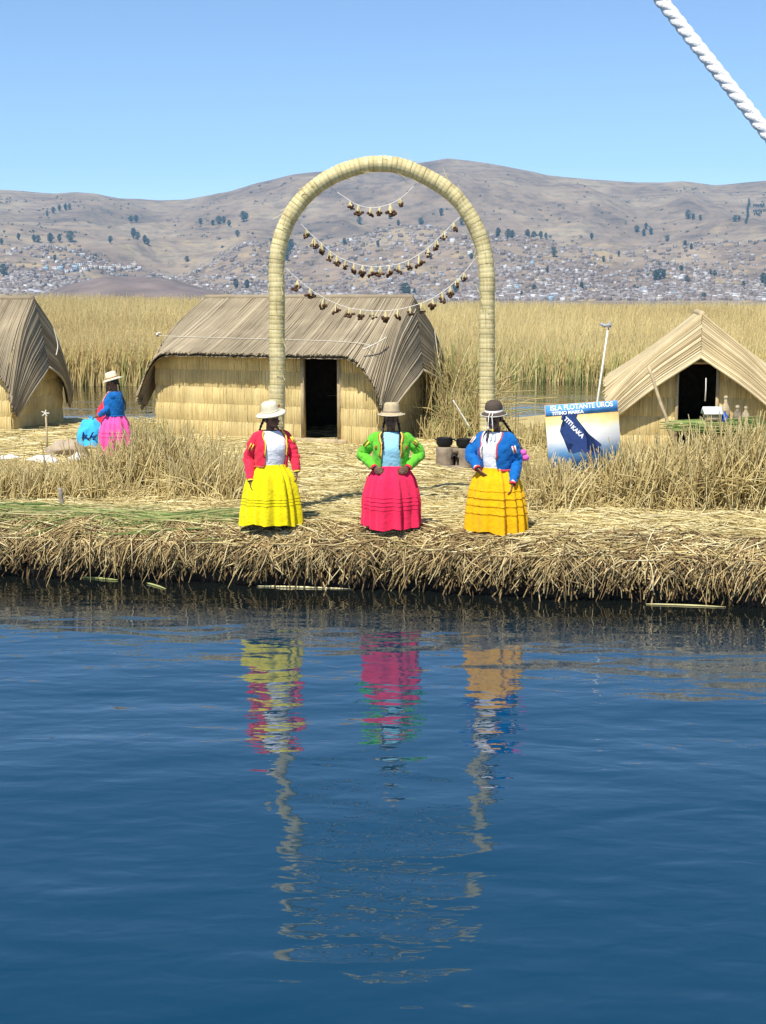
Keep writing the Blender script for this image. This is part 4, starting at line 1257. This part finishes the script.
for px, py, lab, sz in ((8, 459, 'small crumpled white cloth at the far left edge', (.2, .16, .10)), (44, 462, 'crumpled white cloth in front of the left hut', (.26, .18, .12)), (80, 461, 'crumpled white cloth right of the tan sacking', (.20, .16, .14))):
    p = on_ground(px, py); cloth_pile('white_cloth', lab, 'cloth', p, sz, 'dirty_white', px * .37)

def stick(name, lab, cat, p0, p1, r0, r1, mat, wob_=.004, group=None):
    p0 = Vector(p0); p1 = Vector(p1)
    P_ = np.array([list((p0.lerp(p1, t) - p0) + Vector((noise.noise(Vector((t * 5, r0 * 999, 0))), noise.noise(Vector((t * 5, 5, r0 * 999))), 0)) * wob_ * 4) for t in np.linspace(0, 1, 10)])
    m = MB(); m.tubes(P_[None], np.linspace(r0, r1, 10)[None] * (1 + .08 * np.sin(np.arange(10) * 2.3))[None], 8, closed=True)
    o = m.build(name, MATS[mat], None, True); o.location = p0
    return tag(o, lab, cat, group)
p = on_ground(62, 507, -.05); stick('stake', 'short grey wooden stake in the left bank', 'stake', p, p + Vector((-.015, 0, .30)), .033, .03, 'wood_grey')
p = on_ground(589, 489, -.03); stick('stake', 'thin brown stake in front of the map board', 'stake', p, p + Vector((.01, 0, .62)), .016, .014, 'wood_brown')
p = on_ground(47, 452, -.03)
post = empty('tether_post', p, 0, 'thin post with pale knotted twine before the left hut', 'post')
m = MB(); m.tubes(np.array([[0, 0, 0], [.01, 0, .4], [.0, 0, .80]])[None], np.full((1, 3), .018), 8, closed=True); m.build('shaft', MATS['wood_pale'], post, True)
m = MB()
for q in range(5):
    a = q * 1.3; m.tubes(np.array([[0, -.02, .76], [.05 * math.cos(a), -.04, .76 + .05 * math.sin(a)], [.07 * math.cos(a), -.03, .76 + .06 * math.sin(a)]])[None], np.full((1, 3), .010), 5)
m.build('twine', MATS['cord'], post)
g0 = on_ground(586, 470, -.03); top = at(608, 328, g0.y)
pole = empty('pole', g0, 0, 'white pole with small vane on top behind the map board', 'pole')
m = MB(); m.tubes(np.array([[0, 0, 0], list((top - g0) * .5 + Vector((.01, 0, 0))), list(top - g0)])[None], np.array([[.019, .017, .014]]), 8, closed=True); m.build('shaft', MATS['cord'], pole, True)
m = MB(); tp = top - g0
m.tubes(np.array([tp + Vector((-.13, 0, .07)), tp + Vector((-.05, 0, .03)), tp + Vector((.0, 0, .05)), tp + Vector((.05, 0, .03))])[None], np.array([[.022, .03, .022, .028]]), 6, closed=True)
m.tubes(np.array([tp + Vector((0, 0, -.03)), tp + Vector((.02, 0, .1))])[None], np.full((1, 2), .018), 6, closed=True)
m.build('vane', MATS['metal_grey'], pole)
g0 = on_ground(686, 474, -.03); top = at(648, 366, g0.y + .35)
stick('leaning_pole', 'pale bamboo pole leaning on the right hut gable', 'pole', g0, top, .030, .026, 'wood_pale')
g0 = on_ground(470, 455, 0); stick('white_stick', 'thin white stick leaning in the reeds behind the stove', 'stick', at(470, 428, g0.y), at(453, 400, g0.y), .014, .012, 'cord', .001)

# clay stove with two pots
sp = on_ground(454, 467)
stv = empty('clay_stove', sp, 0, 'clay stove with a dark fire mouth beside the blue jacket', 'stove')
m = MB()
m.lathe([(.145, -.03), (.15, .05), (.14, .2), (.145, .30), (.13, .335), (.10, .34), (.09, .30)], 24, (-.16, 0, 0), wob=lambda a, i: 1 + .04 * np.sin(3 * a + i))
m.lathe([(.145, -.03), (.15, .05), (.14, .2), (.14, .28), (.125, .315), (.10, .32), (.09, .28)], 24, (.17, .02, 0), wob=lambda a, i: 1 + .04 * np.sin(2 * a + i + 1))
m.build('stove_body', MATS['clay'], stv, True)
m = MB(); m.box((0, .03, .27), (.2, .2, .09)); m.box((0, .12, .12), (.22, .05, .26)); m.build('stove_bridge', MATS['clay'], stv)
m = MB(); m.tubes(np.array([[-.07, -.07, 0], [-.065, -.075, .14], [0, -.08, .215], [.065, -.075, .14], [.07, -.07, 0]])[None], np.full((1, 5), .022), 8); m.build('fire_mouth', MATS['soot'], stv, True)
m = MB(); m.box((0, .09, .1), (.13, .02, .2)); m.build('soot_back', MATS['soot'], stv)
m = MB(); m.lathe([(.30, -.02), (.31, .0), (.27, .035), (.1, .04)], 26, (0, 0, 0), wob=lambda a, i: 1 + .1 * np.sin(3 * a)); m.build('ash_base', MATS['clay'], stv, True)
for k, (dx, zz, lab) in enumerate(((-.16, .34, 'black sooty pot on the left burner of the stove'), (.17, .32, 'black sooty pot on the stove nearest the blue jacket'))):
    pt = empty('cooking_pot', sp + Vector((dx, .01 + .01 * k, zz - .005)), 0, lab, 'pot', 'cooking pots')
    m = MB(); m.lathe([(.002, .0), (.09, .002), (.13, .04), (.14, .09), (.13, .14), (.135, .15), (.125, .152), (.12, .14), (.125, .09)], 26); m.build('bowl', MATS['soot'], pt, True)
    m = MB()
    for sx in (-1, 1):
        m.tubes(np.array([[.13 * sx, -.04, .12], [.165 * sx, -.02, .13], [.165 * sx, .02, .13], [.13 * sx, .04, .12]])[None], np.full((1, 4), .009), 6)
    m.build('handle', MATS['soot'], pt, True)

# ------------------------------------------------------------------ map board
def board_mat():
    m, nt, b = mat_base('board_print')
    tc = nt.nodes.new('ShaderNodeTexCoord')
    sx = nt.nodes.new('ShaderNodeSeparateXYZ'); nt.links.new(tc.outputs['Object'], sx.inputs[0])
    n = noise_tex(nt, coords(nt, (2.2, 1, 3)), 3.2, 4)
    add = nt.nodes.new('ShaderNodeMath'); add.operation = 'MULTIPLY_ADD'; add.inputs[1].default_value = .16; nt.links.new(n.outputs[0], add.inputs[0]); nt.links.new(sx.outputs[2], add.inputs[2])
    r = ramp(nt, [(0.0, (.05, .16, .58)), (.22, (.08, .26, .72)), (.36, (.16, .42, .82)), (.46, (.55, .68, .82)), (.54, (.80, .80, .80)), (.70, (.80, .79, .70)), (.82, (.80, .70, .30)), (.92, (.78, .52, .18)), (.955, (.70, .36, .12))])
    r.color_ramp.elements[-1].position = .965
    nt.links.new(add.outputs[0], r.inputs[0]); nt.links.new(r.outputs[0], b.inputs['Base Color'])
    b.inputs['Roughness'].default_value = .6
    return m
sgp = on_ground(582, 481)
BW, BH = 1.13, 1.03
sc_ = at(586, 470, sgp.y)
board = empty('map_board', (sc_.x, sgp.y, sc_.z), 0, 'painted map board with blue header lettering among the reeds', 'sign')
board.rotation_euler = (R(-7), R(-4), R(4))
m = MB(); m.box((0, .012, BH / 2), (BW, .024, BH)); m.build('panel', board_mat(), board)
m = MB(); m.box((0, -.003, BH * .915), (BW - .01, .004, BH * .16)); m.build('header', plain('header_blue', (.10, .36, .80), var=.25, nscale=5), board)
def text(body, size, x, z, mat, parent, rotz=0, name='lettering', sx=1.0):
    cu = bpy.data.curves.new(name, 'FONT'); cu.body = body; cu.size = size; cu.align_x = 'CENTER'; cu.align_y = 'CENTER'; cu.extrude = .001; cu.offset = .0035
    to = bpy.data.objects.new('tmp', cu); C.objects.link(to)
    dg = bpy.context.evaluated_depsgraph_get(); dg.update()
    me = bpy.data.meshes.new_from_object(to.evaluated_get(dg)); me.name = name
    bpy.data.objects.remove(to)
    me.materials.clear(); me.materials.append(mat)
    o = link_mesh(name, me, parent); o.location = (x, -.009, z); o.rotation_euler = (math.pi / 2, rotz, 0); o.scale = (sx, 1, 1)
    return o
WHT = plain('paint_white', (.82, .84, .86), var=.05)
text('ISLA FLOTANTE UROS', .105, .0, BH * .945, WHT, board, sx=.93)
text('TITINO MARKA', .07, -.22, BH * .868, WHT, board)
LK = [(-.30, .86), (-.24, .90), (-.20, .87), (-.14, .89), (-.12, .83), (-.06, .85), (-.09, .78), (-.02, .68), (.05, .56), (.12, .46), (.20, .40), (.27, .36), (.26, .33), (.16, .34), (.08, .35), (.04, .31), (.10, .26), (.24, .27), (.28, .25), (.17, .22), (.06, .21), (-.02, .27),
      (-.10, .28), (-.18, .26), (-.25, .29), (-.20, .34), (-.16, .40), (-.25, .42), (-.31, .48), (-.30, .56), (-.36, .60), (-.34, .68), (-.29, .66), (-.27, .74), (-.33, .78)]
v = [(x, -.006, z * BH) for x, z in LK]
m = MB(); cx_, cz_ = -.10, .55 * BH
import bmesh
bm = bmesh.new(); vs = [bm.verts.new(q) for q in v]; f_ = bm.faces.new(vs); bmesh.ops.triangulate(bm, faces=[f_])
me = bpy.data.meshes.new('lake_map'); bm.to_mesh(me); bm.free(); me.materials.append(plain('map_navy', (.022, .05, .17), var=.2, nscale=12)); link_mesh('lake_map', me, board)
text('TITI', .09, -.22, .735 * BH, WHT, board, R(47)); text('KAKA', .09, -.09, .575 * BH, WHT, board, R(47))
for sx in (-1, 1):
    m = MB(); m.box((sx * .46, .05, .30), (.04, .04, 1.0)); m.build('board_leg', MATS['wood_brown'], board)

# ------------------------------------------------------------------ reed table with goods by the right hut
tp_ = on_ground(718, 478); ty = tp_.y
tz_ = at(718, 426, ty).z
tab = empty('reed_table', (tp_.x, ty, tp_.z), 0, 'table of green cut reeds beside the right hut doorway', 'table')
ht_ = tz_ - tp_.z
for sx in (-1, 1):
    for sy in (-1, 1):
        m = MB(); m.tubes(np.array([[sx * .42, sy * .2, -.03], [sx * .43, sy * .2, ht_ - .02]])[None], np.full((1, 2), .022), 7, closed=True); m.build('leg', MATS['wood_grey'], tab)
n = 420
x_ = rng.normal(0, .12, n); L_ = rng.uniform(.8, 1.2, n)
b_ = np.stack([x_ - L_ / 2, rng.uniform(-.28, .28, n), ht_ + rng.uniform(-.08, .07, n)], 1)
Pp = curved(b_, np.stack([np.ones(n), rng.normal(0, .06, n), rng.normal(0, .05, n)], 1), L_, np.stack([np.zeros(n), rng.normal(0, .05, n), -rng.uniform(0, .08, n)], 1), 4)
m = MB(); m.tubes(Pp, rng.uniform(.006, .011, n)[:, None] * np.array([1, 1, .9, .4])[None], 4, np.clip(rng.beta(1.4, 1.6, n), 0, 1)); m.build('reed_top', MATS['green_reed'], tab)
zt = tp_.z + ht_ + .07
bx = at(711, 419, ty).x
box = empty('model_house', (bx, ty - .05, zt), 0, 'small tan box with white pitched lid on the green reed table', 'box')
m = MB(); m.box((0, 0, .06), (.24, .18, .12)); m.build('box_body', MATS['wood_pale'], box)
m = MB()
for sx in (-1, 1):
    m.box((0, sx * .06, .175), (.29, .16, .02), Matrix.Rotation(R(-sx * 40), 3, 'X'))
m.build('lid', WHT, box)
def bottle(lab, px, h_, r_, mat, dy=0):
    x0 = at(px, 419, ty).x
    b = empty('souvenir', (x0, ty + dy, zt), 0, lab, 'souvenir')
    m = MB(); m.lathe([(.002, 0), (r_, .002), (r_ * 1.05, h_ * .3), (r_ * .8, h_ * .6), (r_ * .35, h_ * .8), (r_ * .35, h_ * .97), (.002, h_)], 16, wob=lambda a, i: 1 + .06 * np.sin(3 * a + i)); m.build('figure_body', MATS[mat], b, True)
    m = MB(); m.ell((0, 0, h_ * 1.0), (r_ * .5, r_ * .5, r_ * .5), 10); m.build('figure_top', MATS['sack'], b, True)
bottle('small blue souvenir beside the white lidded box', 723, .17, .055, 'bottle_blue', -.08)
bottle('tall pale straw souvenir behind the blue one', 727, .36, .07, 'wood_pale', .12)
bottle('brown souvenir at the right of the reed table', 737, .22, .07, 'clay', 0)
bottle('pale small souvenir farthest right on the reed table', 747, .2, .06, 'sack', .1)
dp_ = at(722, 380, 24.3); g = at(706, 378, 24.35)
m = MB(); m.tubes(np.array([[0, 0, 0], [.004, 0, -.2], [-.003, 0, -.4]])[None], np.array([[.008, .010, .014]]), 6, closed=True)
o = m.build('hanging_string', MATS['cord']); o.location = g; tag(o, 'short pale string hanging in the right hut doorway', 'string')

# ------------------------------------------------------------------ reeds afloat by the bank
def floating(lab, a, b, r, mat, tint):
    p0 = gnd(*a, .008); p1 = gnd(*b, .008)
    P_ = np.array([list(p0.lerp(p1, t) - p0 + Vector((0, .02 * math.sin(t * 3), 0))) for t in np.linspace(0, 1, 8)])
    m = MB(); m.tubes(P_[None], (r * np.array([.5, 1, 1, 1, 1, .9, .7, .25]))[None], 6, tint, closed=True)
    o = m.build('floating_reed', MATS[mat], None, True); o.location = p0; tag(o, lab, 'reed', 'reeds afloat at the bank')
floating('long pale reed floating below the yellow skirt', (257, 586), (352, 589), .012, 'litter_straw', .8)
floating('green reed floating by the left bank', (76, 577), (118, 580), .016, 'green_reed', .75)
floating('short green reed afloat right of the other green one', (147, 583), (166, 589), .012, 'green_reed', .8)
floating('yellow green reed floating by the right bank', (646, 604), (726, 607), .011, 'green_reed', .95)

# ------------------------------------------------------------------ rope of the boat the picture is taken from
p0 = at(570, -116, 1.75); p1 = at(661, 0, 1.70); p2 = at(766, 132, 1.62); p3 = at(900, 300, 1.55)
pr = smooth_path([p0, p1, p2, p3], .004)
n = len(pr); T_ = np.gradient(pr, axis=0); T_ /= np.linalg.norm(T_, axis=1, keepdims=True)
S_ = np.cross(T_, np.array([0, 1.0, 0])); S_ /= np.linalg.norm(S_, axis=1, keepdims=True); U_ = np.cross(S_, T_)
rope = empty('mooring_rope', pr[0], 0, 'thick white twisted rope crossing the sky at the top right', 'rope')
for k in range(3):
    ph = np.arange(n) * .004 / .044 * 2 * math.pi + k * 2 * math.pi / 3
    ctr = pr + (.0034) * (np.cos(ph)[:, None] * S_ + np.sin(ph)[:, None] * U_) - pr[0]
    m = MB(); m.tubes(ctr[None], np.full((1, n), .0049), 8); m.build('strand', MATS['rope_white'], rope, True)

# ------------------------------------------------------------------ town on the hillside
def house_mesh(k, wall, roof, w, d, h, pitched):
    m = MB(); m.box((0, 0, h / 2 - 1.5), (w, d, h + 3))
    if pitched:
        m.add([[-w / 2 - .4, -d / 2 - .4, h], [w / 2 + .4, -d / 2 - .4, h], [w / 2 + .4, d / 2 + .4, h], [-w / 2 - .4, d / 2 + .4, h], [-w / 2 - .4, 0, h + 2.2], [w / 2 + .4, 0, h + 2.2]],
              [np.array([[0, 1, 5, 4], [2, 3, 4, 5]]), np.array([[0, 4, 3], [1, 2, 5]])], mat=1)
    else:
        m.box((0, 0, h + .15), (w + .5, d + .5, .35), mat=1); m.box((w * .2, d * .1, h + 1.2), (w * .35, d * .4, 2.2), mat=0)
    for i in range(3):
        m.box((-w * .3 + i * w * .3, -d / 2 - .02, h * .5), (1.2, .1, 1.4), mat=2)
    return m.mesh('house', [wall, roof, HD])
HD = plain('far_window', (.03, .03, .035))
WALLS = [('white walled', plain('house_white', (.74, .72, .68), var=.08)), ('brick', plain('house_brick', (.26, .17, .13), var=.15)), ('grey concrete', plain('house_grey', (.31, .29, .28), var=.1)),
         ('cream', plain('house_cream', (.58, .49, .38), var=.1)), ('pale blue', plain('house_blue', (.34, .44, .50), var=.1))]
ROOFS = [plain('roof_tin', (.52, .52, .54), var=.1, rough=.45), plain('roof_rust', (.24, .15, .11), var=.2), plain('roof_concrete', (.36, .34, .32), var=.15)]
HMESH = []
for k in range(20):
    wi = [0, 1, 2, 3, 1, 2, 0, 1, 2, 4][k % 10]
    HMESH.append((wi, house_mesh(k, WALLS[wi][1], ROOFS[random.randrange(3)], random.uniform(6, 11.5), random.uniform(6, 9), random.uniform(3.5, 7.5), random.random() < .5)))
def town_t(px):
    # the built-up slope reaches higher on the right and in the middle
    hi = np.interp(px, [-100, 0, 60, 150, 240, 300, 430, 500, 600, 680, 766, 870], [.30, .30, .34, .36, .42, .46, .46, .42, .38, .36, .42, .42])
    return hi * random.random() ** 1.35 if random.random() < .93 else random.uniform(0, .03)
def place_words(px):
    if px < 150: return 'above the left hut'
    if px < 277: return 'above the long hut roof'
    if px < 487: return 'seen through the arch'
    if px < 640: return 'just right of the arch'
    return 'above the right hut'
def rank_words(t): return 'lowest in the far town' if t < .08 else ('midway up the far town' if t < .2 else 'high in the far town')
def spot():
    while True:
        px = random.uniform(-60, 830)
        t = town_t(px)
        dens = noise.noise(Vector((px * .02, t * 14, 3)))
        if random.random() < .62 + .9 * dens + (.35 if t < .2 else 0): return px, t
bright = [(515 + random.gauss(0, 1) * 0 + random.uniform(0, 250), None) for _ in range(0)]
def px_t(px, py):
    """t on the hillside for a picture row"""
    best = 0
    for i in range(1, 200):
        t = i / 200; p = hill_pt(px, t)
        d = p - Vector((0, 0, CAMZ)); y = CH / 2 + F * math.tan(PITCH * 0) * 0
        fw = d.y * math.cos(PITCH) - d.z * math.sin(PITCH); up = d.y * math.sin(PITCH) + d.z * math.cos(PITCH)
        if CH / 2 - F * up / fw <= py: return t
    return 1.0
ROWH = [(51 + i * 4.8, px_t(51 + i * 4.8, (272 if i < 7 else 268.5) + 1.2 * math.sin(i * 1.7))) for i in range(20)]       # pale row above the headland
for i in range(300):
    if i < len(ROWH):
        px, t = ROWH[i]; wi, me = HMESH[0 if i % 3 else (9 if i < 7 else 3)]
    else:
        px, t = spot(); wi, me = HMESH[random.choice([0, 6, 10, 16, 3, 13] if random.random() < .12 else range(20))]
    p = hill_pt(px, t)
    o = link_mesh('house', me); o.location = p; o.rotation_euler = (0, 0, random.uniform(-.5, .5)); s_ = random.uniform(.75, 1.15) if i >= len(ROWH) else random.uniform(1.3, 1.7); o.scale = (s_, s_, s_)
    if i < len(ROWH): tag(o, WALLS[wi][0] + ' house in the pale row just above the brown headland', 'house', WALLS[wi][0] + ' houses in the row above the headland')
    else: tag(o, '%s house %s, %s' % (WALLS[wi][0], rank_words(t), place_words(px)), 'house', '%s houses %s, %s' % (WALLS[wi][0], rank_words(t), place_words(px)))
# the rest of the town
m = MB()
def town_mat():
    mt, nt, b = mat_base('far_town')
    a = nt.nodes.new('ShaderNodeAttribute'); a.attribute_name = 'tint'
    r = ramp(nt, [(0, (.14, .10, .08)), (.3, (.22, .165, .13)), (.6, (.28, .235, .205)), (.88, (.33, .29, .265)), (.96, (.46, .43, .41)), (1, (.68, .67, .66))])
    nt.links.new(a.outputs['Fac'], r.inputs[0]); nt.links.new(r.outputs[0], b.inputs['Base Color']); b.inputs['Roughness'].default_value = .8
    return mt
for i in range(12000):
    px, t = spot(); px = px if i % 4 else random.uniform(-300, 1100)
    p = hill_pt(px, t)
    w, d, hh = random.uniform(4, 10), random.uniform(4, 8), random.uniform(2.2, 5.5)
    m.box((p.x, p.y, p.z + hh / 2 - 1.5), (w, d, hh + 3), Matrix.Rotation(random.uniform(-.6, .6), 3, 'Z'), tint=random.random() ** 1.25)
o = tag(m.build('far_town', town_mat()), kind='stuff'); o['label'] = 'dense mass of small far houses on the lower hillside'

# ------------------------------------------------------------------ far trees
LEAF = plain('far_leaf', (.075, .088, .06), var=.35, nscale=.3)
BARK = plain('far_bark', (.10, .08, .06))
def far_tree(k):
    r_ = random.Random(300 + k)
    t_ = MB(); t_.tubes(np.array([[0, 0, -1.5], [0.2, 0, 5], [.1, 0, 11]])[None], np.array([[.7, .5, .25]]), 6)
    for q in range(4):
        a = r_.uniform(0, 6.28); t_.tubes(np.array([[.1, 0, 4 + q], [1.6 * math.cos(a), 1.6 * math.sin(a), 7 + q], [2.4 * math.cos(a), 2.4 * math.sin(a), 9 + q]])[None], np.array([[.3, .2, .08]]), 5)
    c_ = MB()
    W_ = r_.uniform(3.0, 5.5)
    n = 420
    vv = []; ff = []
    for i in range(n):
        a = r_.uniform(0, 6.28); z = r_.uniform(3.2, 15.5); lim = W_ * math.sin(math.pi * min(1, max(.05, (z - 2.2) / 14.2))) ** .7
        lim *= 1 + .45 * noise.noise(Vector((math.cos(a) * 1.5, math.sin(a) * 1.5, z * .35 + k)))
        q = lim * r_.random() ** .45
        c0 = Vector((q * math.cos(a), q * math.sin(a), z)); s_ = r_.uniform(.35, .8)
        e = Euler((r_.uniform(0, 3), r_.uniform(0, 3), r_.uniform(0, 6))).to_matrix()
        for w_ in ((-s_, -s_ * .6, 0), (s_, -s_ * .6, 0), (s_ * .6, s_, 0), (-s_, s_ * .5, 0)): vv.append(list(c0 + e @ Vector(w_)))
        ff.append([i * 4, i * 4 + 1, i * 4 + 2, i * 4 + 3])
    c_.add(vv, np.array(ff))
    return t_.mesh('trunk', BARK), c_.mesh('crown', LEAF)
TREES = [far_tree(k) for k in range(6)]
TP = [(60, 214, 8), (66, 212, 8), (72, 211, 8), (76, 210, 7), (54, 217, 7), (40, 243, 9), (44, 243, 9), (56, 244, 12), (65, 243, 10), (76, 243, 13), (115, 244, 9), (138, 239, 12), (142, 240, 9), (149, 245, 10), (152, 246, 8), (136, 224, 8), (141, 223, 9), (204, 226, 8), (222, 225, 10), (227, 225, 9), (232, 227, 8),
      (246, 222, 12), (249, 221, 9), (216, 226, 7), (240, 238, 8), (8, 245, 8), (25, 240, 8), (9, 277, 14), (238, 290, 12), (249, 290, 12), (190, 262, 7), (60, 262, 8), (496, 238, 12), (506, 239, 11), (510, 239, 10), (525, 239, 10), (531, 239, 9), (538, 239, 9), (543, 240, 8), (551, 257, 11), (588, 240, 8), (641, 231, 8),
      (632, 234, 8), (639, 236, 8), (646, 237, 8), (682, 221, 10), (687, 221, 7), (694, 221, 7), (662, 242, 7), (680, 249, 8), (686, 250, 7), (728, 222, 7), (732, 222, 6), (652, 281, 12), (656, 281, 13), (660, 280, 11), (677, 274, 9), (683, 283, 8), (758, 285, 14), (762, 290, 13), (766, 288, 12), (739, 287, 7), (706, 275, 7), (710, 276, 7), (545, 273, 7), (579, 290, 9), (532, 291, 8), (520, 297, 7),
      (455, 295, 14), (290, 255, 14), (293, 250, 12), (288, 262, 12), (405, 296, 15), (408, 297, 12), (414, 296, 9), (360, 225, 9), (390, 220, 8), (398, 228, 8), (420, 226, 8), (378, 248, 8), (345, 246, 9), (310, 237, 8), (325, 252, 8), (440, 218, 9), (460, 226, 8), (352, 208, 6), (430, 262, 8), (470, 260, 7), (615, 258, 7), (600, 262, 7), (700, 300, 8)]
TP += [(741 + .5 * math.sin(i) - i * .12, 203 + i * 1.9, 5) for i in range(12)]
TP += [(746 + i * 1.6, 207 + i * .15, 3.5) for i in range(7)] + [(746 + i * 1.6, 212.5, 3.2) for i in range(8)] + [(747 + i * 1.6, 216, 3.2) for i in range(5)]
for i, (px, py, hpx) in enumerate(TP):
    t = px_t(px, py); p = hill_pt(px, t)
    s_ = hpx * p.y / F / 15.5 * .85
    row = hpx <= 5
    size_words = 'large' if hpx >= 11 else ('middling' if hpx >= 8.5 else 'small')
    slope_words = 'high on the bare slope' if py < 230 else ('on the middle slope' if py < 252 else 'among the town houses')
    row_words = 'small tree in the upright dark row high on the right hill' if hpx == 5 else 'small tree in the level rows right of the upright dark row'
    e = empty('far_tree', p - Vector((0, 0, .5)), random.uniform(0, 6.28), row_words if row else '%s dark far tree %s, %s' % (size_words, slope_words, place_words(px)), 'tree', 'hedge rows on the right hill' if row else 'far trees %s, %s' % (slope_words, place_words(px)))
    e.scale = (s_ * random.uniform(1, 1.35), s_ * random.uniform(1, 1.3), s_)
    tr, cr = TREES[i % 6]
    link_mesh('trunk', tr, e); link_mesh('crown', cr, e)

# scrub speckling the slopes
m = MB(); r_ = random.Random(77)
vv = []; ff = []
for i in range(2600):
    px = r_.uniform(-120, 890); t = r_.random() ** .8 * .93
    if noise.noise(Vector((px * .03, t * 9, 6.6))) + r_.uniform(-.35, .35) < .12: continue
    p = hill_pt(px, t); s0 = r_.uniform(1.2, 3.6)
    for q in range(7):
        c0 = p + Vector((r_.uniform(-1, 1) * s0 * 1.3, r_.uniform(-1, 1) * s0, r_.uniform(.0, 1.2) * s0))
        e = Euler((r_.uniform(0, 3), r_.uniform(0, 3), r_.uniform(0, 6))).to_matrix(); k = len(vv)
        for w_ in ((-s0, -s0 * .6, 0), (s0, -s0 * .5, 0), (s0 * .5, s0, 0), (-s0, s0 * .5, 0)): vv.append(list(c0 + e @ (Vector(w_) * .7)))
        ff.append([k, k + 1, k + 2, k + 3])
m.add(vv, np.array(ff))
o = tag(m.build('hillside_scrub', LEAF), kind='stuff'); o['label'] = 'low dark scrub speckling the far slopes'

# ------------------------------------------------------------------ haze over the lake
mz = bpy.data.materials.new('haze'); mz.use_nodes = True
nt = mz.node_tree; nt.nodes.clear()
pv = nt.nodes.new('ShaderNodeVolumePrincipled'); ou = nt.nodes.new('ShaderNodeOutputMaterial')
pv.inputs['Color'].default_value = (.29, .67, 1.0, 1); pv.inputs['Density'].default_value = HAZE if 'HAZE' in globals() else 8e-5
pv.inputs['Anisotropy'].default_value = 0.0
nt.links.new(pv.outputs[0], ou.inputs['Volume'])
m = MB(); m.box((0, 3250, 319), (12700, 6950, 642)); tag(m.build('haze', mz), kind='stuff')
